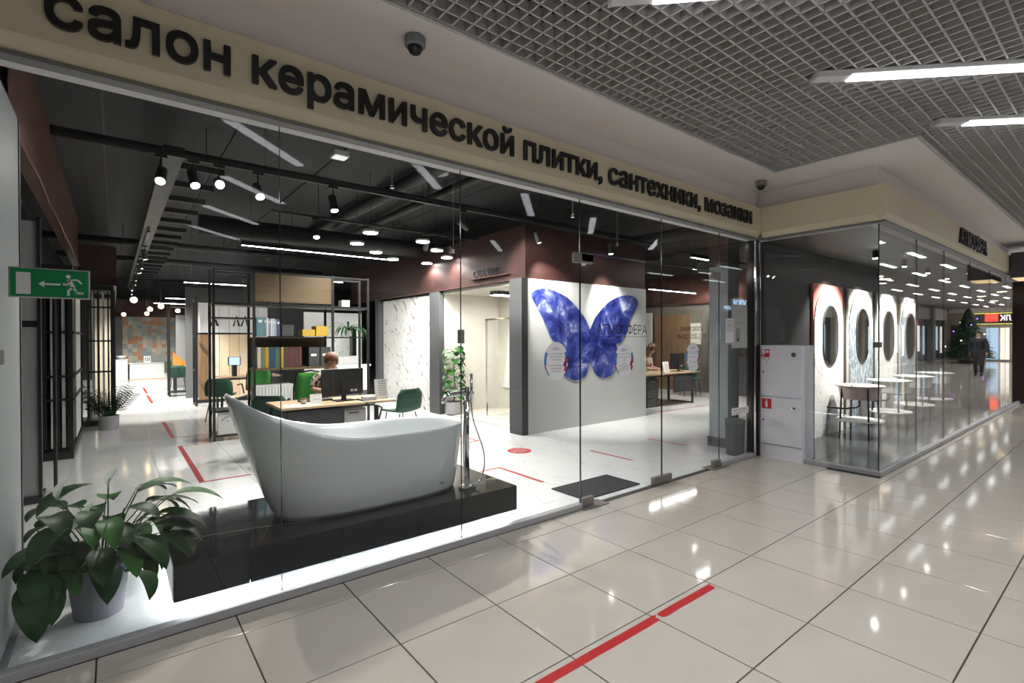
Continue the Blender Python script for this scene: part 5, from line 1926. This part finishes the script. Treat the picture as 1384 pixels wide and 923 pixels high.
def sheet(x0, x1, z0, z1, label, m='paper', y=None):
    y = GY - .0066 if y is None else y
    t = thing('taped_notice', label, 'notice', ((x0 + x1) / 2, y, (z0 + z1) / 2))
    box('sheet', m, t, x0, x1, y - .0006, y, z0, z1)
    return t, y - .0012


t, yy = sheet(3.04, 3.43, 1.41, 1.952, 'tall pale poster with drawings taped beside the corner post', mat('poster', (.48, .50, .50), .7))
MB().prism([(3.16, 1.50), (3.16, 1.65), (3.185, 1.66), (3.185, 1.54), (3.20, 1.53), (3.215, 1.54), (3.215, 1.66), (3.235, 1.65), (3.235, 1.50), (3.22, 1.49), (3.175, 1.49)], fnE, yy, yy + .0006).build('towel_drawing', 'dark_grey', t)
mb = MB()
for k in range(7):
    a = .3 + k * .35
    mb.prism([(3.24 + .05 * math.cos(a), 1.83 + .035 * math.sin(a)), (3.26 + .06 * math.cos(a), 1.825 + .045 * math.sin(a)), (3.25 + .06 * math.cos(a + .2), 1.82 + .04 * math.sin(a + .2))], fnE, yy, yy + .0006)
mb.box(3.08, 3.40, yy, yy + .0006, 1.72, 1.724)
mb.box(3.20, 3.36, yy, yy + .0006, 1.445, 1.449)
mb.box(3.20, 3.36, yy, yy + .0006, 1.475, 1.479)
mb.build('line_drawing', 'mid_grey', t)
t, yy = sheet(2.90, 3.093, 1.478, 1.776, 'narrow white notice overlapping the pale poster', 'paper', GY - .0085)
text('print_line', 'ВНИМАНИЕ', 'dot_red', t, (2.915, yy, 1.735), (1, 0, 0), (0, 0, 1), .16, .018)
for k in range(6):
    box('print_line', 'mid_grey', t, 2.915, 3.07, yy, yy + .0006, 1.705 - .018 * k, 1.710 - .018 * k)
t, yy = sheet(3.04, 3.46, .575, .665, 'small white strip notice low on the pane beside the corner post')
text('print_line', 'МЕСТО ДЛЯ ЗАЯВОК', 'charcoal', t, (3.08, yy, .625), (1, 0, 0), (0, 0, 1), .34, .02)
text('print_line', 'обращаться к администратору', 'mid_grey', t, (3.08, yy, .597), (1, 0, 0), (0, 0, 1), .34, .012)

# ================================================================== FIRE CABINET
fcx = thing('fire_cabinet', 'white two-door fire hose cabinet with red signs at the inner corner', 'cabinet', (3.78, -.08, 0))
box('body', 'cabinet_white', fcx, 3.63, 3.96, -.335, .17, 0, 1.44)
for (z0, z1, nm) in ((.80, 1.425, 'door'), (.19, .775, 'door')):
    d_ = box('door', 'cabinet_white', fcx, 3.612, 3.630, -.325, .16, z0, z1, bevel=.004)
    kz = z1 - .10 if z0 > .5 else z1 - .11
    MB().cyl((3.612, -.245, kz), (3.605, -.245, kz), .028, n=18).build('lock', 'chrome', d_)
    MB().cyl((3.606, -.245, kz), (3.604, -.245, kz), .016, n=14).build('keyhole', 'dark_grey', d_)
    MB().cyl((3.612, .125, z0 + .30), (3.606, .125, z0 + .30), .012, n=12).build('latch', 'dark_grey', d_)
    if z0 > .5:
        b_ = box('hose_sign', 'red_sign', d_, 3.609, 3.611, .045, .148, 1.29, 1.39)
        mbw = MB()
        mbw.box(3.607, 3.6085, .098, .142, 1.33, 1.385)
        mbw.box(3.607, 3.6085, .055, .088, 1.345, 1.375)
        mbw.box(3.607, 3.6085, .115, .128, 1.30, 1.33)
        mbw.build('hose_symbol', 'sign_white', d_)
        text('code_lettering', 'ПК-3', 'dark_grey', d_, (3.608, .14, 1.255), (0, -1, 0), (0, 0, 1), .09, .022)
        text('code_lettering', '01', 'dark_grey', d_, (3.608, .09, 1.225), (0, -1, 0), (0, 0, 1), .025, .018)
    else:
        box('extinguisher_sign', 'red_sign', d_, 3.609, 3.611, .022, .145, .635, .76)
        MB().prism([(.068, .655), (.098, .655), (.098, .715), (.09, .73), (.09, .745), (.076, .745), (.076, .73), (.068, .715)], lambda a, b, d: (d, a, b), 3.607, 3.6085).build('extinguisher_symbol', 'sign_white', d_)
box('plinth_line', 'mid_grey', fcx, 3.627, 3.63, -.335, .17, .178, .182)

# ================================================================== DISPLAY CASE CONTENTS
def arch(x0, x1, ztop, zsp, z0, n=20):
    cx_, rx = (x0 + x1) / 2, (x1 - x0) / 2
    return [(x1, z0)] + [(cx_ + rx * math.cos(PI * k / n), zsp + (ztop - zsp) * math.sin(PI * k / n)) for k in range(n + 1)] + [(x0, z0)]


def stadium(cx_, cz, rx, rz_, n=10):
    pts = []
    for k in range(n + 1):
        a = PI * k / n
        pts.append((cx_ + rx * math.cos(a), cz + (rz_ - rx) + rx * math.sin(a)))
    for k in range(n + 1):
        a = PI + PI * k / n
        pts.append((cx_ + rx * math.cos(a), cz - (rz_ - rx) + rx * math.sin(a)))
    return pts


PC = [('terracotta', 'white_marble', 'panel with terracotta corners, white marble arch and oval mirror'), ('cream_panel', 'grey_marble', 'panel with cream corners, blue-grey stone arch and oval mirror'),
      ('light_grey', 'white_marble', 'panel with grey corners, white stone arch and oval mirror behind the case corner'), ('cream_panel', 'grey_marble', 'fourth arched mirror panel, seen through the reflecting glass'), ('terracotta', 'white_marble', 'fifth arched mirror panel, farthest and faint')]
BAS = [('basin_pink', 'pink round basin stand nearest the case corner'), ('basin_mint', 'pale mint round basin stand, second in the row'), ('basin_grey', 'grey round basin stand, third in the row'), ('basin_grey', 'grey round basin stand, fourth in the row'), ('basin_mint', 'mint round basin stand, fifth and farthest')]
for q in range(4):
    x0 = 5.28 + 1.43 * q
    x1 = x0 + 1.16
    cx_ = (x0 + x1) / 2
    bg, fg, lab = PC[q]
    t = thing('mirror_panel', lab, 'panel', (cx_, .19, 0), group='arched mirror panels')
    box('board', bg, t, x0, x1, .165, .20, .028, 2.355)
    MB().prism(arch(x0 + .01, x1 - .01, 2.33, 1.72, .028), lambda a, b, d: (a, d, b), .150, .165).build('stone_arch', fg, t)
    MB().prism(stadium(cx_ + .02, 1.57, .30, .475), lambda a, b, d: (a, d, b), .135, .150).build('mirror_rim', 'charcoal', t)
    rim_ = t.children[-1]
    MB().prism(stadium(cx_ + .02, 1.57, .28, .455), lambda a, b, d: (a, d, b), .131, .135).build('mirror', 'mirror', rim_)
    MB().prism(arch(cx_ - .12, cx_ + .33, .56, .25, .03), lambda a, b, d: (a, d, b), .146, .150).build('grey_inlay', 'mid_grey', t)
    bm_, lab = BAS[q]
    bx_, by_ = cx_ + .09, -.225
    b = thing('washbasin_stand', lab, 'washbasin', (bx_, by_, .028), group='round basin stands')
    MB().lathe((bx_, by_, 0), [(.21, .60), (.25, .62), (.275, .78), (.32, .795), (.325, .812), (.30, .815), (.26, .78), (.2, .66), (.05, .65)], 32).build('basin', bm_, b, smooth=False)
    for k in range(4):
        a = PI / 4 + PI / 2 * k
        MB().tube([(bx_ + .29 * math.cos(a), by_ + .24 * math.sin(a), .79), (bx_ + .33 * math.cos(a), by_ + .27 * math.sin(a), .029)], .013, 8).build('leg', 'black_metal', b)
    MB().lathe((bx_, by_, 0), [(.30, .27), (.31, .28), (.31, .292), (.30, .297)], 28).build('shelf', 'white', b)
    MB().tube([(bx_ - .30, .112, .47), (bx_ - .30, -.12, .47), (bx_ - .06, -.20, .47), (bx_, by_, .50), (bx_, by_, .60)], .014, 8).build('drain_pipe', 'black_metal', b)
    # ceiling spot for each panel
    spt = thing('display_spotlight', '%s small spotlight in the display case ceiling' % ORD[q], 'spotlight', (cx_, -.45, 2.80), group='display case spotlights')
    MB().cyl((cx_, -.45, 2.70), (cx_, -.45, 2.809), .035, n=14).build('barrel', 'black', spt)
    MB().cyl((cx_, -.45, 2.695), (cx_, -.45, 2.70), .03, n=14).build('lens', 'lamp_lens', spt)
    spot('beam', spt, (cx_, -.45, 2.685), (cx_, .12, 1.35), 80, 95)

# projecting lightbox at the far right
pb = thing('projecting_sign', 'dark box sign projecting from the fascia at the right edge', 'sign', (11.3, -1.5, 2.95))
box('casing', 'charcoal', pb, 11.2, 12.2, -1.62, -1.23, 2.72, 3.22)
box('bracket', 'black', pb, 11.5, 11.6, -1.23, -1.207, 2.85, 3.1)
box('underside_panel', mat('amber', (.7, .5, .25), .5, emit=.7, ecol=(1, .7, .35)), pb, 11.25, 12.15, -1.6, -1.24, 2.715, 2.72)

# ================================================================== PEOPLE
def skin_mesh(name, comps, material, parent, sub=2):
    """one mesh grown around joint chains; comps = [(joints {key:(x,y,z,r)}, bones [(a,b)], root key)]"""
    vs_, es_, rs, roots = [], [], [], []
    for joints, bones, root in comps:
        idx = {}
        for k, (x, y, z, r) in joints.items():
            idx[k] = len(vs_)
            vs_.append((x, y, z))
            rs.append(r)
        roots.append(idx[root])
        es_ += [(idx[a], idx[b]) for a, b in bones]
    me = bpy.data.meshes.new(name)
    me.from_pydata(vs_, es_, [])
    ob = bpy.data.objects.new(name, me)
    COL.objects.link(ob)
    ob.modifiers.new('skin', 'SKIN')
    sv = me.skin_vertices[0].data
    for i, r in enumerate(rs):
        rr = r if isinstance(r, (tuple, list)) else (r, r)
        sv[i].radius = rr
        sv[i].use_root = i in roots
    s_ = ob.modifiers.new('sub', 'SUBSURF')
    s_.levels = s_.render_levels = sub
    dg = bpy.context.evaluated_depsgraph_get()
    m2 = bpy.data.meshes.new_from_object(ob.evaluated_get(dg))
    bpy.data.objects.remove(ob)
    m2.name = name
    m2.materials.clear()
    m2.materials.append(MM(material))
    m2.polygons.foreach_set('use_smooth', [True] * len(m2.polygons))
    o = bpy.data.objects.new(name, m2)
    COL.objects.link(o)
    o.parent = parent
    return o


def hand(sx, wrist, fwd, down=Vector((0, 0, -1)), curl=.5, side=None):
    """five fingers rooted in the palm beyond the wrist"""
    w_ = Vector(wrist)
    f_ = Vector(fwd).normalized()
    sd = side or f_.cross(Vector((0, 0, 1))).normalized()
    out = []
    for k, (off, ln) in enumerate(((-.030, .062), (-.010, .074), (.010, .070), (.029, .056))):
        b = w_ + f_ * .075 + sd * off
        j = {'a': (*b, .0095), 'b': (*(b + f_ * ln * .55 + down * ln * .15 * curl), .009), 'c': (*(b + f_ * ln * (1 - .35 * curl) + down * ln * .7 * curl), .0075)}
        out.append((j, [('a', 'b'), ('b', 'c')], 'a'))
    b = w_ + f_ * .03 + sd * (-.03 * sx)
    j = {'a': (*b, .011), 'b': (*(b + f_ * .035 + sd * (-.028 * sx)), .0105), 'c': (*(b + f_ * .065 + sd * (-.03 * sx) + down * .01), .0085)}
    out.append((j, [('a', 'b'), ('b', 'c')], 'a'))
    return out


def head_parts(t, c, tilt, hair, long_hair=False):
    """hair, eyes, mouth and ears around a head centre c (facing -y, tilted down by tilt)"""
    c = Vector(c)
    rot = Matrix.Rotation(tilt, 3, 'X')

    def P_(x, y, z):
        return c + rot @ Vector((x, y, z))
    mb = MB()
    n = 26
    rings = []
    for i in range(11):
        ring = []
        for k in range(n):
            a = 2 * PI * k / n
            front = max(0, -math.sin(a))
            lim = (.72 if not long_hair else .78) * (1 - .42 * min(1, front * 1.25) ** 2)
            tt = PI * (i + .35) / 10.4 * lim
            wob = 1 + .035 * math.sin(7 * a + 1.3 * i) * (i / 10)
            ring.append(P_(.098 * wob * math.sin(tt) * math.cos(a), .112 * wob * math.sin(tt) * math.sin(a) + .016, .012 + .112 * math.cos(tt)))
        rings.append(ring)
    mb.loft(rings)
    mb.build('hair', hair, t, smooth=True)
    if long_hair:
        for sx in (-1, 0, 1):
            pts = [P_(.06 * sx, .045, .07), P_(.085 * sx, .055, -.02), P_(.10 * sx, .05 - .03 * abs(sx), -.13), P_(.095 * sx, .03 - .06 * abs(sx), -.24), P_(.08 * sx, .02 - .07 * abs(sx), -.33)]
            MB().tube(pts, [.045, .055, .055, .045, .012], 10).build('hair_strand', hair, t, smooth=True)
    mb = MB()
    for sx in (-1, 1):
        e = P_(.032 * sx, -.083, .008)
        mb.sphere(e, .010, n=8, m=6)
    mb.build('eyes', 'hair_dark', t, smooth=True)
    m_ = P_(0, -.086, -.052)
    MB().sphere(m_, .02, .006, .006, n=8, m=6).build('mouth', 'dot_red', t, smooth=True)


def body_chain(J):
    bones = [('pelvis', 'waist'), ('waist', 'chest'), ('chest', 'collar'), ('collar', 'neck'), ('neck', 'chin'), ('chin', 'brow'), ('brow', 'crown'), ('chin', 'nose')]
    for s_ in 'lr':
        bones += [('collar', 'sh' + s_), ('sh' + s_, 'el' + s_), ('el' + s_, 'wr' + s_), ('wr' + s_, 'pa' + s_), ('pelvis', 'hi' + s_), ('hi' + s_, 'kn' + s_), ('kn' + s_, 'an' + s_), ('an' + s_, 'to' + s_)]
        bones += [('brow', 'ear' + s_)]
    return (J, bones, 'pelvis')


def clothe(J, keys, extra, grow=.014):
    j = {k: (J[k][0], J[k][1], J[k][2], (J[k][3] if not isinstance(J[k][3], tuple) else max(J[k][3])) + grow) for k in keys}
    return (j, extra, keys[0])


def seated(loc, rz, label, hair, top, lean=.0, tilt=.55, long_hair=False, arm=.36, low=.0):
    t = thing('person', label, 'person', (0, 0, 0))
    L = lean
    J = {'pelvis': (0, 0, .57, .14), 'waist': (0, -.02 - L * .3, .74, .115), 'chest': (0, -.03 - L * .7, .95, .135), 'collar': (0, -.035 - L, 1.08, .075), 'neck': (0, -.05 - L * 1.1, 1.15, .048),
         'chin': (0, -.085 - L * 1.25, 1.22, .070), 'brow': (0, -.09 - L * 1.35, 1.29, .082), 'crown': (0, -.08 - L * 1.4, 1.345, .066), 'nose': (0, -.18 - L * 1.25, 1.235, .012)}
    for s_, sx in (('l', -1), ('r', 1)):
        J['sh' + s_] = (.165 * sx, -.03 - L * .95, 1.04, .06)
        J['el' + s_] = (.235 * sx, -.12 - L * .6, .83, .044)
        J['wr' + s_] = (.12 * sx, -arm - L * .5, .80, .028)
        J['pa' + s_] = (.11 * sx, -arm - .06 - L * .5, .795, .027)
        J['hi' + s_] = (.09 * sx, -.03, .54, .10)
        J['kn' + s_] = (.11 * sx, -.42, .52, .062)
        J['an' + s_] = (.11 * sx, -.36, .10, .042)
        J['to' + s_] = (.12 * sx, -.50, .045, .036)
        J['ear' + s_] = (.086 * sx, -.075 - L * 1.35, 1.275, .016)
    for k_ in ('chest', 'collar', 'neck', 'chin', 'brow', 'crown', 'nose', 'shl', 'shr', 'earl', 'earr'):
        j_ = J[k_]
        J[k_] = (j_[0], j_[1], j_[2] - low, j_[3])
    comps = [body_chain(J)]
    for s_, sx in (('l', -1), ('r', 1)):
        comps += hand(sx, J['wr' + s_][:3], (-.12 * sx, -1, 0), curl=.5)
    body = skin_mesh('body', comps, 'skin', t)
    skin_mesh('blouse', [clothe(J, ['waist', 'chest', 'collar', 'shl', 'ell', 'shr', 'elr', 'pelvis'], [('waist', 'chest'), ('chest', 'collar'), ('collar', 'shl'), ('shl', 'ell'), ('collar', 'shr'), ('shr', 'elr'), ('pelvis', 'waist')])], top, t)
    J2 = dict(J)
    skin_mesh('trousers', [clothe(J2, ['pelvis', 'hil', 'knl', 'anl', 'hir', 'knr', 'anr'], [('pelvis', 'hil'), ('hil', 'knl'), ('knl', 'anl'), ('pelvis', 'hir'), ('hir', 'knr'), ('knr', 'anr')], .012)], 'dark_cloth', t)
    for s_ in 'lr':
        skin_mesh('shoe', [clothe(J, ['an' + s_, 'to' + s_], [('an' + s_, 'to' + s_)], .012)], 'black', t)
    b = J['brow']
    head_parts(t, (0, b[1], b[2]), tilt, hair, long_hair)
    t.location = loc
    t.rotation_euler = (0, 0, rz)
    return t


seated((-.52, 4.60, 0), R(6), 'red-haired person in a leopard print top sitting behind the monitor', 'hair_red', 'leopard', tilt=.35, lean=.16, arm=.40, low=.06)
seated((7.08, 4.78, 0), R(12), 'person with long brown hair bent over the second desk', 'hair_brown', 'blouse_beige', lean=.22, long_hair=True, arm=.36)


def walker(loc, rz, label):
    t = thing('person', label, 'person', (0, 0, 0))
    J = {'pelvis': (0, 0, .95, .145), 'waist': (0, -.01, 1.10, .135), 'chest': (0, -.02, 1.32, .15), 'collar': (0, -.01, 1.46, .085), 'neck': (0, -.02, 1.53, .052),
         'chin': (0, -.04, 1.60, .072), 'brow': (0, -.035, 1.67, .083), 'crown': (0, -.03, 1.725, .066), 'nose': (0, -.13, 1.615, .012)}
    for s_, sx in (('l', -1), ('r', 1)):
        J['sh' + s_] = (.185 * sx, -.01, 1.42, .068)
        J['el' + s_] = (.25 * sx, .02 * sx, 1.14, .05)
        J['wr' + s_] = (.25 * sx, -.08 + .02 * sx, .90, .032)
        J['pa' + s_] = (.245 * sx, -.10 + .02 * sx, .84, .028)
        J['hi' + s_] = (.095 * sx, 0, .90, .105)
        J['kn' + s_] = (.10 * sx, -.06 + .05 * sx, .50, .068)
        J['an' + s_] = (.095 * sx, .04 + .10 * sx, .10, .045)
        J['to' + s_] = (.105 * sx, -.11 + .10 * sx, .042, .038)
        J['ear' + s_] = (.087 * sx, -.02, 1.655, .016)
    comps = [body_chain(J)]
    for s_, sx in (('l', -1), ('r', 1)):
        comps += hand(sx, J['wr' + s_][:3], (0, -.25, -1), Vector((0, -1, 0)), .4, Vector((0, 1, 0)))
    skin_mesh('body', comps, 'skin', t)
    skin_mesh('jacket', [clothe(J, ['waist', 'chest', 'collar', 'neck', 'shl', 'ell', 'wrl', 'shr', 'elr', 'wrr', 'pelvis'], [('waist', 'chest'), ('chest', 'collar'), ('collar', 'neck'), ('collar', 'shl'), ('shl', 'ell'), ('ell', 'wrl'), ('collar', 'shr'), ('shr', 'elr'), ('elr', 'wrr'), ('pelvis', 'waist')], .022)], 'dark_cloth', t)
    skin_mesh('trousers', [clothe(J, ['pelvis', 'hil', 'knl', 'anl', 'hir', 'knr', 'anr'], [('pelvis', 'hil'), ('hil', 'knl'), ('knl', 'anl'), ('pelvis', 'hir'), ('hir', 'knr'), ('knr', 'anr')], .02)], 'dark_cloth', t)
    for s_ in 'lr':
        skin_mesh('shoe', [clothe(J, ['an' + s_, 'to' + s_], [('an' + s_, 'to' + s_)], .014)], 'black', t)
    head_parts(t, (0, J['brow'][1], J['brow'][2]), 0, 'hair_dark')
    t.location = loc
    t.rotation_euler = (0, 0, rz)


walker((23.7, -3.36, 0), R(-90), 'person in dark clothes walking along the corridor, mirrored in the display glass')

# ================================================================== CORRIDOR BEYOND (mirrored in the display case)
tree = thing('christmas_tree', 'dark green christmas tree with violet lights, mirrored in the display glass', 'tree', (36.0, -5.7, 0))
TX, TY = 36.0, -5.7
MB().cyl((TX, TY, 0), (TX, TY, .5), .08, n=10).build('trunk', 'plank_brown', tree)
box('stand', 'dark_grey', tree, TX - .4, TX + .4, TY - .4, TY + .4, 0, .18)
mb = MB()
for i in range(24):
    z = .35 + 2.75 * i / 24
    rr = 1.25 * (1 - i / 24) ** .85 + .08
    nb = max(6, int(22 * (1 - i / 26)))
    for k in range(nb):
        a = 2 * PI * (k + .5 * (i % 2)) / nb + rnd.uniform(-.1, .1)
        r2_ = rr * rnd.uniform(.85, 1.08)
        d = Vector((math.cos(a), math.sin(a), 0))
        sd = Vector((-math.sin(a), math.cos(a), 0))
        base = Vector((TX, TY, z + .18)) + d * .05
        tip = Vector((TX, TY, z - .05)) + d * r2_
        mb.add([base - sd * .03, base + sd * .03, base.lerp(tip, .7) + sd * .15 - Vector((0, 0, .03)), tip, base.lerp(tip, .7) - sd * .15 - Vector((0, 0, .03)), base.lerp(tip, .5) + Vector((0, 0, .07))],
               [(0, 1, 5), (1, 2, 5), (2, 3, 5), (3, 4, 5), (4, 0, 5)])
mb.build('branches', 'leaf_needle', tree)
for k in range(12):
    a = 2.4 * k
    z = .6 + .18 * k
    rr = 1.2 * (1 - (z - .35) / 2.9) + .1
    MB().sphere((TX + rr * math.cos(a), TY + rr * math.sin(a), z), .028, n=8, m=6).build('fairy_light', 'lamp_violet' if k % 2 else 'lamp_warm', tree)


def shop_front(x0, x1, kind, label):
    t = thing('storefront', label, 'storefront', ((x0 + x1) / 2, -7.55, 0), group='shop fronts across the corridor')
    box('pier', ['opp_wall', 'mid_grey', 'cream_panel'][kind % 3], t, x0, x0 + .5, -7.598, -7.30, 0, 3.4)
    box('glazing', 'opp_dark', t, x0 + .52, x1 - .02, -7.598, -7.56, .1, 2.6)
    for k in range(4):
        xx = x0 + .52 + (x1 - x0 - .56) * k / 3
        box('mullion', 'alu', t, xx, xx + .04, -7.56, -7.53, .1, 2.6)
    box('sign_band', ['light_grey', 'white', 'ivory'][kind % 3], t, x0 + .52, x1 - .02, -7.598, -7.45, 2.62, 3.3)
    for k in range(3 if kind >= 5 else 0):
        xx = x0 + .8 + (x1 - x0 - 1.0) * k / 3
        box('lit_window', ['opp_lit', 'opp_blue'][(kind + k) % 2], t, xx, xx + .5, -7.559, -7.552, .5 + .2 * (k % 2), 2.2)


for q in range(11):
    x0 = -5 + 4.1 * q
    shop_front(x0, x0 + 4.1, q, '%s shop front across the corridor, counted from the near end' % ORD[q])
t = thing('neon_sign', 'bluish neon letters across the corridor, mirrored on the glass door', 'sign', (18.2, -7.3, 3.0))
text('neon_letters', 'XIDI', 'lamp_blue', t, (18.75, -7.43, 2.72), (-1, 0, 0), (0, 0, 1), 1.1, .45, .03)
box('neon_underline', 'lamp_blue', t, 16.9, 17.5, -7.445, -7.43, 2.72, 2.86)
# end of the corridor
ef = thing('storefront', 'bright shop front with red sign closing the corridor', 'storefront', (40.9, -4.3, 0))
box('sign_backing', 'opp_dark', ef, 40.9, 40.99, -6.6, -1.7, 2.35, 3.0)
box('red_block', 'sign_red_lit', ef, 40.86, 40.9, -5.7, -5.1, 2.50, 2.98)
for zz_ in (2.33, 3.0):
    box('yellow_line', 'sign_yellow_lit', ef, 40.86, 40.9, -6.6, -1.7, zz_, zz_ + .04)
text('lit_letters', 'СНЛК', 'sign_white_lit', ef, (40.88, -3.95, 2.55), (0, -1, 0), (0, 0, 1), 1.05, .36)
for k, (y0, y1, m, z1) in enumerate(((-7.4, -6.6, 'opp_dark', 2.3), (-6.5, -5.75, 'light_grey', 2.2), (-5.65, -5.1, 'opp_blue', 2.1), (-5.0, -4.6, 'opp_lit', 2.1), (-4.5, -3.9, 'plank_honey', 2.1), (-3.8, -3.0, 'opp_lit', 2.2), (-2.9, -1.8, 'opp_blue', 2.2))):
    box('window', m, ef, 40.93, 40.99, y0, y1, .1, z1)
box('header', 'white', ef, 40.9, 40.99, -7.5, -1.6, 3.1, 3.42)
rnd2 = random.Random(3)
for q, (x, y) in enumerate([(15.5, -4.4), (16.6, -4.5), (18.0, -5.0), (26, -3.0), (28.5, -4.0), (31, -2.6), (33, -4.2), (34, -3.0)]):
    t = thing('downlight', '%s round warm downlight under the corridor ceiling' % ORD[q], 'lamp', (x, y, 3.42), group='warm downlights of the corridor')
    MB().lathe((x, y, 3.40), [(.16, 0), (.18, .01), (.18, .048)], 20).build('ring', 'white', t)
    MB().lathe((x, y, 3.398), [(.15, 0), (.15, .003)], 20).build('lens', 'lamp_warm', t)
